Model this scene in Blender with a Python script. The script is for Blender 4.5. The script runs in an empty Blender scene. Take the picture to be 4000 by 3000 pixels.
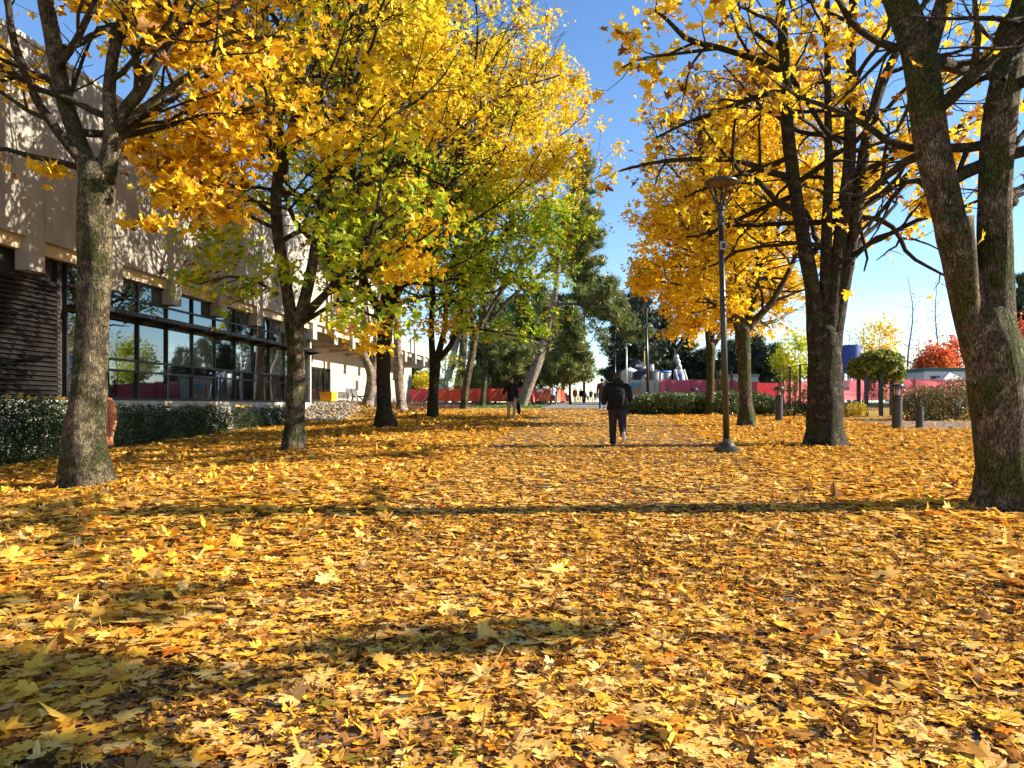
import bpy, bmesh, math, random
import numpy as np
R = math.radians
sc = bpy.context.scene
COL = sc.collection

# ------------------------------------------------------------------ camera, sky, sun, exposure
FPX, HOR, CZ = 2900.0, 1585.0, 1.5          # focal length in photo pixels, horizon row, eye height
cd = bpy.data.cameras.new("camera"); cam = bpy.data.objects.new("camera", cd); COL.objects.link(cam)
cd.sensor_width = 36; cd.lens = FPX / 4000 * 36; cd.shift_y = (HOR - 1500) / 4000
cd.clip_start = 0.05; cd.clip_end = 3000
cam.location = (0, 0, CZ); cam.rotation_euler = (R(90), 0, 0)
sc.camera = cam

SUN_EL, SUN_AZ = R(25), R(87)               # azimuth clockwise from +Y (the walk runs along +Y)
w = bpy.data.worlds.new("World"); sc.world = w; w.use_nodes = True
wn, wl = w.node_tree.nodes, w.node_tree.links
wn.clear()
wo = wn.new('ShaderNodeOutputWorld'); bg = wn.new('ShaderNodeBackground'); bg.inputs[1].default_value = 0.078
sky = wn.new('ShaderNodeTexSky'); sky.sky_type = 'NISHITA'; sky.sun_disc = False
sky.sun_elevation = SUN_EL; sky.sun_rotation = SUN_AZ
sky.air_density = 1.0; sky.dust_density = 0.0; sky.ozone_density = 2.0; sky.altitude = 400
tcw = wn.new('ShaderNodeTexCoord'); mpw = wn.new('ShaderNodeMapping'); mpw.inputs['Scale'].default_value = (2.2, 2.2, 9)
nzw = wn.new('ShaderNodeTexNoise'); nzw.inputs['Scale'].default_value = 1.6; nzw.inputs['Detail'].default_value = 8
crw = wn.new('ShaderNodeValToRGB'); crw.color_ramp.elements[0].position = 0.53; crw.color_ramp.elements[1].position = 0.74
sepw = wn.new('ShaderNodeSeparateXYZ')
mrw = wn.new('ShaderNodeMapRange'); mrw.inputs[1].default_value = 0.15; mrw.inputs[2].default_value = 0.02
mulw = wn.new('ShaderNodeMath'); mulw.operation = 'MULTIPLY'
mxw = wn.new('ShaderNodeMixRGB'); mxw.inputs[2].default_value = (6.6, 7.0, 7.8, 1)
wl.new(tcw.outputs['Generated'], mpw.inputs[0]); wl.new(mpw.outputs[0], nzw.inputs[0]); wl.new(nzw.outputs[0], crw.inputs[0])
wl.new(tcw.outputs['Generated'], sepw.inputs[0]); wl.new(sepw.outputs[2], mrw.inputs[0])
wl.new(crw.outputs[0], mulw.inputs[0]); wl.new(mrw.outputs[0], mulw.inputs[1]); wl.new(mulw.outputs[0], mxw.inputs[0])
hsw = wn.new('ShaderNodeHueSaturation'); hsw.inputs['Saturation'].default_value = 1.16; hsw.inputs['Hue'].default_value = .506; hsw.inputs['Value'].default_value = 1.22; wl.new(sky.outputs[0], hsw.inputs['Color']); wl.new(hsw.outputs[0], mxw.inputs[1]); wl.new(mxw.outputs[0], bg.inputs[0]); wl.new(bg.outputs[0], wo.inputs[0])

sd = bpy.data.lights.new("sun", 'SUN'); sd.energy = 5.0; sd.angle = R(0.5); sd.color = (1.0, 0.90, 0.75)
sun = bpy.data.objects.new("sun", sd); COL.objects.link(sun)
sun.rotation_euler = (R(90) - SUN_EL, 0, math.pi - SUN_AZ)
sc.view_settings.view_transform = 'Standard'; sc.view_settings.look = 'None'
sc.view_settings.exposure = 1.45; sc.view_settings.gamma = 1.0
try:
    sc.cycles.max_bounces = 6; sc.cycles.diffuse_bounces = 3; sc.cycles.glossy_bounces = 3
    sc.cycles.transmission_bounces = 4; sc.cycles.transparent_max_bounces = 6
except Exception: pass

# ------------------------------------------------------------------ pixel <-> world helpers, terrain
def P(px, py, d): return np.array([(px - 2000) / FPX * d, d, CZ + (HOR - py) / FPX * d])
_ky = [-60, -10, 0, 8.7, 12, 16.5, 24, 30, 40, 60, 86, 100, 125, 200, 400, 1500]
_kz = [-0.4, -0.2, 0, .33, .43, .57, .83, 1.02, 1.26, 1.52, 1.90, 1.97, 1.85, -2, -14, -30]
_ty = np.concatenate([np.arange(-60, 200, 0.5), np.arange(200, 1510, 10)])
_tz = np.interp(_ty, _ky, _kz)
_k = np.hanning(17); _k /= _k.sum()
_n = 520
_tz[8:_n - 8] = np.convolve(_tz[:_n], _k, 'same')[8:_n - 8]
def sst(a, b, x):
    t = np.clip((x - a) / (b - a), 0, 1); return t * t * (3 - 2 * t)
def G(x, y):
    x = np.asarray(x, float); y = np.asarray(y, float)
    z = np.interp(y, _ty, _tz)
    fade = 1 - sst(33, 38, y)
    z = z - np.clip(.09 * (-4 - x), 0, .3) * fade
    wf = x + 13.36 - .1 * y                     # distance in front of the glass line
    bank = (1 - sst(0.9, 4.8, wf)) * sst(33.0, 37.5, y) * (1 - sst(66, 74, y))
    z = z * (1 - bank) + np.maximum(z, 1.66) * bank
    return z
def at_ground(px, py):
    y = np.arange(2.0, 140, 0.02)
    zr = CZ + (HOR - py) / FPX * y
    x = (px - 2000) / FPX * y
    i = np.argmax(zr <= G(x, y))
    if zr[i] > G(x[i], y[i]): i = len(y) - 1
    return np.array([x[i], y[i], float(G(x[i], y[i]))])

# ------------------------------------------------------------------ materials
def mat(name):
    m = bpy.data.materials.new(name); m.use_nodes = True
    n = m.node_tree.nodes; n.clear()
    o = n.new('ShaderNodeOutputMaterial')
    return m, n, m.node_tree.links, o
def ramp(n, stops, interp='LINEAR'):
    c = n.new('ShaderNodeValToRGB'); cr = c.color_ramp; cr.interpolation = interp
    while len(cr.elements) < len(stops): cr.elements.new(0.5)
    for e, (p, col) in zip(cr.elements, stops):
        e.position = p; e.color = (*col, 1)
    return c
def plain(name, col, rough=.6, metal=0., noise=.25, nscale=8., bump=0., bscale=40., spec=.5):
    m, n, l, o = mat(name)
    b = n.new('ShaderNodeBsdfPrincipled'); b.inputs['Roughness'].default_value = rough; b.inputs['Metallic'].default_value = metal
    b.inputs['Specular IOR Level'].default_value = spec
    tc = n.new('ShaderNodeTexCoord'); nz = n.new('ShaderNodeTexNoise'); nz.inputs['Scale'].default_value = nscale; nz.inputs['Detail'].default_value = 6
    l.new(tc.outputs['Object'], nz.inputs[0])
    c = ramp(n, [(.3, [k * (1 - noise) for k in col]), (.7, [min(1, k * (1 + noise)) for k in col])])
    l.new(nz.outputs[0], c.inputs[0]); l.new(c.outputs[0], b.inputs[0])
    if bump:
        n2 = n.new('ShaderNodeTexNoise'); n2.inputs['Scale'].default_value = bscale; n2.inputs['Detail'].default_value = 4
        l.new(tc.outputs['Object'], n2.inputs[0])
        bp = n.new('ShaderNodeBump'); bp.inputs['Strength'].default_value = bump; bp.inputs['Distance'].default_value = .02
        l.new(n2.outputs[0], bp.inputs['Height']); l.new(bp.outputs[0], b.inputs['Normal'])
    l.new(b.outputs[0], o.inputs[0])
    return m
def leafmat(name, stops, trans=.38, gloss=.05, nscale=14.):
    m, n, l, o = mat(name)
    at = n.new('ShaderNodeAttribute'); at.attribute_name = 'tone'
    c = ramp(n, stops); l.new(at.outputs['Fac'], c.inputs[0])
    tc = n.new('ShaderNodeTexCoord'); nz = n.new('ShaderNodeTexNoise'); nz.inputs['Scale'].default_value = nscale; nz.inputs['Detail'].default_value = 3
    l.new(tc.outputs['Object'], nz.inputs[0])
    mr = n.new('ShaderNodeMapRange'); mr.inputs[3].default_value = .72; mr.inputs[4].default_value = 1.22
    l.new(nz.outputs[0], mr.inputs[0])
    mx = n.new('ShaderNodeVectorMath'); mx.operation = 'SCALE'
    l.new(c.outputs[0], mx.inputs[0]); l.new(mr.outputs[0], mx.inputs['Scale'])
    d = n.new('ShaderNodeBsdfDiffuse'); t = n.new('ShaderNodeBsdfTranslucent'); g = n.new('ShaderNodeBsdfGlossy'); g.inputs['Roughness'].default_value = .45
    l.new(mx.outputs[0], d.inputs[0]); l.new(mx.outputs[0], t.inputs[0]); g.inputs[0].default_value = (1, .95, .85, 1)
    a = n.new('ShaderNodeMixShader'); a.inputs[0].default_value = trans
    l.new(d.outputs[0], a.inputs[1]); l.new(t.outputs[0], a.inputs[2])
    b = n.new('ShaderNodeMixShader'); b.inputs[0].default_value = gloss
    l.new(a.outputs[0], b.inputs[1]); l.new(g.outputs[0], b.inputs[2]); l.new(b.outputs[0], o.inputs[0])
    return m
MAPLE = leafmat('maple leaves', [(0, (.13, .045, .018)), (.14, (.36, .15, .03)), (.28, (.72, .38, .03)), (.45, (.88, .55, .026)),
                                 (.62, (.90, .66, .035)), (.72, (.74, .66, .035)), (.82, (.44, .56, .03)), (.90, (.22, .41, .028)), (1, (.10, .22, .02))], trans=.42, gloss=.02)
LITTER = leafmat('fallen leaves', [(0, (.075, .03, .011)), (.14, (.22, .09, .022)), (.30, (.48, .23, .05)), (.48, (.82, .415, .038)),
                                   (.62, (.88, .505, .06)), (.80, (.86, .58, .20)), (.90, (.78, .26, .02)), (.96, (.42, .07, .02)), (1, (.24, .26, .03))], trans=.22, gloss=.012, nscale=34)
PINE = leafmat('pine needles', [(0, (.27, .19, .06)), (.3, (.22, .23, .055)), (.65, (.12, .17, .04)), (1, (.055, .10, .03))], trans=.25, gloss=.05)
FIR = leafmat('fir needles', [(0, (.06, .09, .04)), (1, (.025, .05, .028))], trans=.15)
SHRUB = leafmat('shrub leaves', [(0, (.20, .22, .07)), (.35, (.10, .16, .045)), (.7, (.05, .10, .03)), (1, (.025, .055, .018))], trans=.2, gloss=.06)
YEW = leafmat('yew hedge leaves', [(0, (.10, .13, .035)), (.4, (.06, .10, .035)), (1, (.025, .05, .02))], trans=.2, gloss=.015)
REDLEAF = leafmat('red tree leaves', [(0, (.55, .07, .03)), (.5, (.75, .16, .035)), (1, (.80, .30, .05))], trans=.4)
YELSHRUB = leafmat('yellow shrub leaves', [(0, (.30, .26, .03)), (.5, (.62, .45, .03)), (1, (.75, .58, .05))], trans=.35)
ROSE = leafmat('rose bush leaves', [(0, (.30, .10, .04)), (.2, (.24, .16, .05)), (.5, (.09, .16, .04)), (.8, (.05, .10, .03)), (.93, (.50, .38, .06)), (1, (.45, .03, .05))], trans=.25)
GRASS = leafmat('grass blades', [(0, (.16, .24, .04)), (1, (.06, .14, .025))], trans=.3)

def barkmat(name, base, pale, moss, pale_amt, moss_amt, scale=1.):
    m, n, l, o = mat(name)
    b = n.new('ShaderNodeBsdfPrincipled'); b.inputs['Roughness'].default_value = .9; b.inputs['Specular IOR Level'].default_value = .2
    tc = n.new('ShaderNodeTexCoord'); mp = n.new('ShaderNodeMapping'); mp.inputs['Scale'].default_value = (scale, scale, scale * .24)
    l.new(tc.outputs['Object'], mp.inputs[0])
    fis = n.new('ShaderNodeTexVoronoi'); fis.feature = 'DISTANCE_TO_EDGE'; fis.inputs['Scale'].default_value = 42
    wn_ = n.new('ShaderNodeTexNoise'); wn_.inputs['Scale'].default_value = 9; wn_.inputs['Detail'].default_value = 5; l.new(mp.outputs[0], wn_.inputs[0])
    wv = n.new('ShaderNodeVectorMath'); wv.operation = 'MULTIPLY_ADD'; wv.inputs[1].default_value = (.16, .16, .10); l.new(wn_.outputs['Color'], wv.inputs[0]); l.new(mp.outputs[0], wv.inputs[2]); l.new(wv.outputs[0], fis.inputs[0])
    nf = n.new('ShaderNodeTexNoise'); nf.inputs['Scale'].default_value = 22; nf.inputs['Detail'].default_value = 8; l.new(mp.outputs[0], nf.inputs[0])
    c1 = ramp(n, [(.25, [k * .42 for k in base]), (.5, base), (.75, [min(1, k * 1.7) for k in base])]); l.new(nf.outputs[0], c1.inputs[0])
    npale = n.new('ShaderNodeTexNoise'); npale.inputs['Scale'].default_value = 5.5 * scale; npale.inputs['Detail'].default_value = 10; npale.inputs['Roughness'].default_value = .72
    l.new(tc.outputs['Object'], npale.inputs[0])
    rp = ramp(n, [(.60 - pale_amt * .35, (0, 0, 0)), (.66 - pale_amt * .35, (1, 1, 1))]); l.new(npale.outputs[0], rp.inputs[0])
    m1 = n.new('ShaderNodeMixRGB'); m1.inputs[2].default_value = (*pale, 1); l.new(rp.outputs[0], m1.inputs[0]); l.new(c1.outputs[0], m1.inputs[1])
    nm = n.new('ShaderNodeTexNoise'); nm.inputs['Scale'].default_value = 2.1 * scale; nm.inputs['Detail'].default_value = 9; nm.inputs['Roughness'].default_value = .65
    of = n.new('ShaderNodeMapping'); of.inputs['Location'].default_value = (7, 3, 5); l.new(tc.outputs['Object'], of.inputs[0]); l.new(of.outputs[0], nm.inputs[0])
    rm = ramp(n, [(.62 - moss_amt * .3, (0, 0, 0)), (.70 - moss_amt * .3, (1, 1, 1))]); l.new(nm.outputs[0], rm.inputs[0])
    m2 = n.new('ShaderNodeMixRGB'); m2.inputs[2].default_value = (*moss, 1); l.new(rm.outputs[0], m2.inputs[0]); l.new(m1.outputs[0], m2.inputs[1])
    rf = ramp(n, [(0, (.35, .35, .35)), (.12, (1, 1, 1))]); l.new(fis.outputs[0], rf.inputs[0])
    m3 = n.new('ShaderNodeMixRGB'); m3.blend_type = 'MULTIPLY'; m3.inputs[0].default_value = .42; l.new(m2.outputs[0], m3.inputs[1]); l.new(rf.outputs[0], m3.inputs[2])
    
    nd = n.new('ShaderNodeTexNoise'); nd.inputs['Scale'].default_value = 9 * scale; nd.inputs['Detail'].default_value = 10; nd.inputs['Roughness'].default_value = .75
    l.new(of.outputs[0], nd.inputs[0]); rd = ramp(n, [(.55, (1, 1, 1)), (.62, (.32, .30, .24))]); l.new(nd.outputs[0], rd.inputs[0])
    m4 = n.new('ShaderNodeMixRGB'); m4.blend_type = 'MULTIPLY'; m4.inputs[0].default_value = 1; l.new(m3.outputs[0], m4.inputs[1]); l.new(rd.outputs[0], m4.inputs[2])
    at = n.new('ShaderNodeAttribute'); at.attribute_name = 'tone'
    m5 = n.new('ShaderNodeMixRGB'); m5.inputs[2].default_value = (.04, .033, .02, 1); l.new(at.outputs['Fac'], m5.inputs[0]); l.new(m4.outputs[0], m5.inputs[1])
    l.new(m5.outputs[0], b.inputs[0])
    ad = n.new('ShaderNodeMath'); ad.operation = 'ADD'; l.new(rf.outputs[0], ad.inputs[0]); l.new(nf.outputs[0], ad.inputs[1])
    bp = n.new('ShaderNodeBump'); bp.inputs['Strength'].default_value = 1.; bp.inputs['Distance'].default_value = .06
    l.new(ad.outputs[0], bp.inputs['Height']); l.new(bp.outputs[0], b.inputs['Normal']); l.new(b.outputs[0], o.inputs[0])
    return m
BARK_PALE = barkmat('pale lichen bark', (.085, .064, .04), (.20, .165, .095), (.05, .055, .016), .34, .32)
BARK_MID = barkmat('mossy maple bark', (.075, .052, .034), (.19, .16, .11), (.075, .085, .02), .32, .45)
BARK_DARK = barkmat('dark maple bark', (.045, .031, .021), (.13, .105, .07), (.055, .06, .016), .22, .4)
BARK_RIGHT = barkmat('brown maple bark', (.11, .072, .045), (.22, .165, .10), (.07, .075, .015), .34, .50)
BARK_PINE = barkmat('pale pine bark', (.30, .23, .17), (.48, .40, .31), (.16, .10, .06), .35, .15)
BARK_THIN = plain('thin grey bark', (.16, .13, .11), .9)

# ------------------------------------------------------------------ mesh helpers
def link(o, parent=None):
    COL.objects.link(o)
    if parent is not None: o.parent = parent
    return o
def tag(o, label=None, cat=None, group=None, kind=None):
    for k, v in (('label', label), ('category', cat), ('group', group), ('kind', kind)):
        if v: o[k] = v
    return o
def empty(name, loc=(0, 0, 0), rz=0., **kw):
    o = bpy.data.objects.new(name, None); o.location = tuple(map(float, loc)); o.rotation_euler = (0, 0, rz); o.empty_display_size = .2
    link(o); tag(o, **kw); return o
class MB:
    def __init__(s): s.v = []; s.f = []; s.n = 0; s.t = []; s.ct = .5
    def add(s, V, *Fs, tone=None):
        V = np.asarray(V, float).reshape(-1, 3)
        for F in Fs:
            F = np.asarray(F, int); s.f.append(F + s.n)
            s.t.append(np.full(len(F), s.ct) if tone is None else np.broadcast_to(tone, (len(F),)))
        s.v.append(V); s.n += len(V); return s
    def box(s, lo, hi):
        x0, y0, z0 = lo; x1, y1, z1 = hi
        V = [(x0, y0, z0), (x1, y0, z0), (x1, y1, z0), (x0, y1, z0), (x0, y0, z1), (x1, y0, z1), (x1, y1, z1), (x0, y1, z1)]
        return s.add(V, [(0, 3, 2, 1), (4, 5, 6, 7), (0, 1, 5, 4), (1, 2, 6, 5), (2, 3, 7, 6), (3, 0, 4, 7)])
    def bar(s, a, b, wd, dp, up=(0, 0, 1)):
        a = np.array(a, float); b = np.array(b, float); t = b - a; t /= np.linalg.norm(t)
        u = np.cross(t, up)
        if np.linalg.norm(u) < 1e-4: u = np.cross(t, (0, 1, 0))
        u /= np.linalg.norm(u); v = np.cross(u, t)
        q = [u * wd / 2 + v * dp / 2, -u * wd / 2 + v * dp / 2, -u * wd / 2 - v * dp / 2, u * wd / 2 - v * dp / 2]
        V = [a + k for k in q] + [b + k for k in q]
        return s.add(V, [(3, 2, 1, 0), (4, 5, 6, 7), (0, 1, 5, 4), (1, 2, 6, 5), (2, 3, 7, 6), (3, 0, 4, 7)])
    def tube(s, pts, ra, rb=None, k=8, ref=None, cap=True, wob=0., rng=None, lobes=0.):
        pts = np.asarray(pts, float); n = len(pts); ra = np.broadcast_to(np.asarray(ra, float), (n,)); rb = ra if rb is None else np.broadcast_to(np.asarray(rb, float), (n,))
        t = np.gradient(pts, axis=0); t /= np.linalg.norm(t, axis=1)[:, None] + 1e-9
        u = np.empty((n, 3))
        r0 = np.array(ref if ref is not None else (1, 0, 0) if abs(t[0, 0]) < .8 else (0, 1, 0), float)
        if ref is not None:
            u = r0 - (t @ r0)[:, None] * t; u /= np.linalg.norm(u, axis=1)[:, None] + 1e-9
        else:
            c = r0 - t[0].dot(r0) * t[0]; c /= np.linalg.norm(c); u[0] = c
            for i in range(1, n):
                c = u[i - 1] - t[i].dot(u[i - 1]) * t[i]; u[i] = c / (np.linalg.norm(c) + 1e-9)
        v = np.cross(t, u)
        a = np.arange(k) / k * 2 * np.pi
        rad = np.ones((n, k))
        if wob and rng is not None:
            ph = rng.uniform(0, 6.28, 6); zz = np.arange(n)[:, None] / 3.
            rad = 1 + wob * (np.sin(3 * a + ph[0] + zz * .5) * .5 + np.sin(2 * a + ph[1] - zz * .8) * .5 + np.sin(5 * a + ph[2] + zz * 1.6) * .35) + rng.normal(0, wob * .25, (n, k))
        if lobes:
            for q in range(min(n, 7)): rad[q] *= 1 + lobes * (1 - q / 7) ** 2 * (np.cos(4 * a + ph[3]) + .7 * np.cos(7 * a + ph[4]))
        V = pts[:, None] + (np.cos(a)[None, :, None] * u[:, None] * (ra[:, None] * rad)[..., None] + np.sin(a)[None, :, None] * v[:, None] * (rb[:, None] * rad)[..., None])
        i = np.arange(n - 1)[:, None] * k; j = np.arange(k)[None]; j2 = (j + 1) % k
        Q = np.stack([i + j, i + j2, i + k + j2, i + k + j], -1).reshape(-1, 4)
        Fs = [Q]
        V = V.reshape(-1, 3)
        if cap:
            V = np.vstack([V, pts[0], pts[-1]]); b = n * k; j = np.arange(k); j2 = (j + 1) % k
            Fs += [np.stack([j2, j, np.full(k, b)], -1), np.stack([(n - 1) * k + j, (n - 1) * k + j2, np.full(k, b + 1)], -1)]
        return s.add(V, *Fs)
    def lathe(s, prof, c=(0, 0, 0), k=20):
        prof = np.array(prof, float); n = len(prof); a = np.arange(k) / k * 2 * np.pi
        V = np.stack([prof[:, 0:1] * np.cos(a) + c[0], prof[:, 0:1] * np.sin(a) + c[1], np.repeat(prof[:, 1:2], k, 1) + c[2]], -1).reshape(-1, 3)
        i = np.arange(n - 1)[:, None] * k; j = np.arange(k)[None]; j2 = (j + 1) % k
        return s.add(V, np.stack([i + j, i + j2, i + k + j2, i + k + j], -1).reshape(-1, 4))
    def ball(s, c, r, k=12, n=8):
        a = np.linspace(-np.pi / 2, np.pi / 2, n + 1); r = np.broadcast_to(r, (3,))
        pr = np.stack([np.cos(a), np.sin(a)], -1); b = MB().lathe(pr, k=k); V = b.v[0] * r + np.array(c); return s.add(V, b.f[0])
    def build(s, name, m, parent=None, smooth=False, tone=False, **kw):
        me = bpy.data.meshes.new(name)
        V = np.concatenate(s.v) if s.v else np.zeros((0, 3))
        me.vertices.add(len(V)); me.vertices.foreach_set('co', V.astype(np.float32).ravel())
        tot = np.concatenate([np.full(len(F), F.shape[1]) for F in s.f]); idx = np.concatenate([F.ravel() for F in s.f])
        me.loops.add(len(idx)); me.loops.foreach_set('vertex_index', idx.astype(np.int32))
        st = np.concatenate([[0], np.cumsum(tot)[:-1]])
        me.polygons.add(len(tot)); me.polygons.foreach_set('loop_start', st.astype(np.int32)); me.polygons.foreach_set('loop_total', tot.astype(np.int32))
        me.polygons.foreach_set('use_smooth', np.full(len(tot), bool(smooth)))
        if tone:
            at = me.attributes.new('tone', 'FLOAT', 'FACE'); at.data.foreach_set('value', np.concatenate(s.t).astype(np.float32))
        me.update(calc_edges=True)
        me.materials.append(m)
        o = bpy.data.objects.new(name, me); link(o, parent); tag(o, **kw)
        return o
def copy_tree(o, parent=None):
    c = o.copy(); COL.objects.link(c); c.parent = parent
    for ch in list(o.children): copy_tree(ch, c)
    return c

# ------------------------------------------------------------------ leaves
def _half(pts):
    pts = np.array(pts); return np.vstack([pts, (pts[1:-1] * (-1, 1))[::-1]])
def fan(outline, ctr, extra=None):
    V = np.vstack([np.column_stack([outline, np.zeros(len(outline))]), [ctr[0], ctr[1], 0]]); n = len(outline)
    j = np.arange(n); F = np.stack([j, (j + 1) % n, np.full(n, n)], -1)
    return V - np.array([0, .3, 0]), F
T_FINE = fan(_half([(0, 0), (.11, -.09), (.28, -.07), (.46, -.03), (.36, .10), (.29, .17), (.46, .24), (.62, .42), (.44, .43), (.38, .55), (.21, .46), (.20, .62), (.25, .74), (.12, .74), (0, 1.0)])[::1], (0, .28))
_f = T_FINE; T_FINE = (np.vstack([_f[0], [(-.014, -.30, 0), (.014, -.30, 0), (.05, -.95, .04), (.07, -.94, .04)]]), np.vstack([_f[1], [(len(_f[0]), len(_f[0]) + 1, len(_f[0]) + 3), (len(_f[0]), len(_f[0]) + 3, len(_f[0]) + 2)]]))
T_MID = fan(_half([(0, 0), (.28, -.09), (.47, -.02), (.29, .17), (.61, .42), (.36, .52), (.21, .46), (.24, .72), (0, 1.0)]), (0, .28))
T_LOW = fan(_half([(0, -.02), (.42, -.04), (.30, .17), (.58, .45), (.20, .48), (0, 1.0)]), (0, .28))
T_OVAL = fan(_half([(0, 0), (.17, .25), (.19, .6), (0, 1.0)]), (0, .45))
_t = []; _tf = []
for i_, (dx, dy, dz) in enumerate([(1, .2, .3), (-.3, 1, .2), (-.7, -.6, .4), (.4, -.8, .5), (.1, .2, 1), (-.9, .4, .1), (.6, .7, .6)]):
    d_ = np.array([dx, dy, dz]); d_ /= np.linalg.norm(d_); s_ = np.cross(d_, (.3, .2, .9)); s_ /= np.linalg.norm(s_)
    _t += [s_ * .09, -s_ * .09, d_]; _tf.append((3 * i_, 3 * i_ + 1, 3 * i_ + 2))
T_TUFT = (np.array(_t), np.array(_tf))
def rotmats(rng, n, tilt_mean, tilt_sd, yaw=None):
    yaw = rng.uniform(0, 2 * np.pi, n) if yaw is None else yaw
    tl = np.abs(rng.normal(tilt_mean, tilt_sd, n)); az = rng.uniform(0, 2 * np.pi, n)
    cy, sy = np.cos(yaw), np.sin(yaw)
    Z = np.zeros((n, 3, 3)); Z[:, 0, 0] = cy; Z[:, 0, 1] = -sy; Z[:, 1, 0] = sy; Z[:, 1, 1] = cy; Z[:, 2, 2] = 1
    kx, ky = np.cos(az), np.sin(az); c, s = np.cos(tl), np.sin(tl); C = 1 - c
    T = np.zeros((n, 3, 3))
    T[:, 0, 0] = c + kx * kx * C; T[:, 0, 1] = kx * ky * C; T[:, 0, 2] = ky * s
    T[:, 1, 0] = kx * ky * C; T[:, 1, 1] = c + ky * ky * C; T[:, 1, 2] = -kx * s
    T[:, 2, 0] = -ky * s; T[:, 2, 1] = kx * s; T[:, 2, 2] = c
    return T @ Z
def put_leaves(mb, rng, pos, size, tone, tmpl, tilt=(.5, .4), curl=.25, rot=None, rag=.09):
    n = len(pos)
    if n == 0: return
    V0, F0 = tmpl; m = len(V0)
    V = np.broadcast_to(V0, (n, m, 3)).copy()
    if rag: V[..., :2] *= 1 + rng.normal(0, rag, (n, m, 1)); V[..., 0] *= rng.uniform(.72, 1.1, (n, 1)); V[..., 0] += rng.normal(0, .16, (n, 1)) * V[..., 1]
    if curl:
        c1 = rng.normal(0, curl, (n, 1)); c2 = rng.normal(.3, 1, (n, 1)) * curl; c3 = rng.normal(0, curl * .8, (n, 1))
        V[..., 2] += c1 * (V[..., 1] ** 2) * 1.6 + c2 * np.abs(V[..., 0]) + c3 * V[..., 0] * V[..., 1] * 2
    V *= np.asarray(size)[:, None, None]
    M = rotmats(rng, n, *tilt) if rot is None else rot
    V = np.einsum('nij,nmj->nmi', M, V) + pos[:, None]
    F = (np.arange(n)[:, None, None] * m + F0[None]).reshape(-1, 3)
    mb.add(V.reshape(-1, 3), F, tone=np.repeat(tone, len(F0)))
def vnoise(p, seed, f=1.):
    r = np.random.default_rng(seed); o = np.zeros(len(p))
    for i in range(5):
        k = r.normal(0, 1, 3) * f * (1 + .5 * i); o += np.sin(p @ k + r.uniform(0, 6.28)) / (1 + .35 * i)
    return o / 2.2

# ------------------------------------------------------------------ ground, walk, litter
GROUND, n, l, o = mat('leafy ground')
b = n.new('ShaderNodeBsdfPrincipled'); b.inputs['Roughness'].default_value = .95; b.inputs['Specular IOR Level'].default_value = .1
tc = n.new('ShaderNodeTexCoord')
v1 = n.new('ShaderNodeTexVoronoi'); v1.inputs['Scale'].default_value = 9; l.new(tc.outputs['Object'], v1.inputs[0])
n1 = n.new('ShaderNodeTexNoise'); n1.inputs['Scale'].default_value = 26; n1.inputs['Detail'].default_value = 8; l.new(tc.outputs['Object'], n1.inputs[0])
c1 = ramp(n, [(.28, (.05, .032, .018)), (.45, (.20, .12, .04)), (.56, (.40, .24, .06)), (.7, (.58, .37, .08))])
sp = n.new('ShaderNodeSeparateColor'); l.new(v1.outputs['Color'], sp.inputs[0])
av = n.new('ShaderNodeMath'); av.operation = 'MULTIPLY_ADD'; av.inputs[1].default_value = .35; l.new(sp.outputs[0], av.inputs[0])
sb = n.new('ShaderNodeMath'); sb.operation = 'MULTIPLY'; sb.inputs[1].default_value = .65; l.new(n1.outputs[0], sb.inputs[0]); l.new(sb.outputs[0], av.inputs[2])
l.new(av.outputs[0], c1.inputs[0])
# beyond the maples the ground turns to lawn and bare soil
sx = n.new('ShaderNodeSeparateXYZ'); l.new(tc.outputs['Object'], sx.inputs[0])
mr = n.new('ShaderNodeMapRange'); mr.inputs[1].default_value = 44; mr.inputs[2].default_value = 52; l.new(sx.outputs[1], mr.inputs[0])
c2 = ramp(n, [(.35, (.05, .07, .02)), (.6, (.12, .13, .04)), (.75, (.20, .15, .06))]); l.new(n1.outputs[0], c2.inputs[0])
mx = n.new('ShaderNodeMixRGB'); l.new(mr.outputs[0], mx.inputs[0]); l.new(c1.outputs[0], mx.inputs[1]); l.new(c2.outputs[0], mx.inputs[2])
l.new(mx.outputs[0], b.inputs[0])
bp = n.new('ShaderNodeBump'); bp.inputs['Strength'].default_value = .8; bp.inputs['Distance'].default_value = .03; l.new(av.outputs[0], bp.inputs['Height']); l.new(bp.outputs[0], b.inputs['Normal'])
l.new(b.outputs[0], o.inputs[0])
def grid(xs, ys, zoff=0., skew=0.):
    X, Y = np.meshgrid(xs, ys); X = X + skew * Y
    Z = G(X, Y) + zoff; ny, nx = X.shape
    i = np.arange(ny - 1)[:, None] * nx + np.arange(nx - 1)[None]
    return np.stack([X, Y, Z], -1).reshape(-1, 3), np.stack([i, i + 1, i + nx + 1, i + nx], -1).reshape(-1, 4)
xs = np.concatenate([[-900, -400, -200, -120, -80], np.arange(-60, -20, 2), np.arange(-20, 25, .5), np.arange(25, 70, 2.5), [80, 120, 200, 400, 900]])
ys = np.concatenate([[-60, -30, -15], np.arange(-8, 50, .5), np.arange(50, 140, 1.5), np.arange(140, 220, 8), [260, 320, 420, 600, 900, 1500]])
MB().add(*grid(xs, ys)).build('ground', GROUND, smooth=True, kind='structure')
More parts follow.
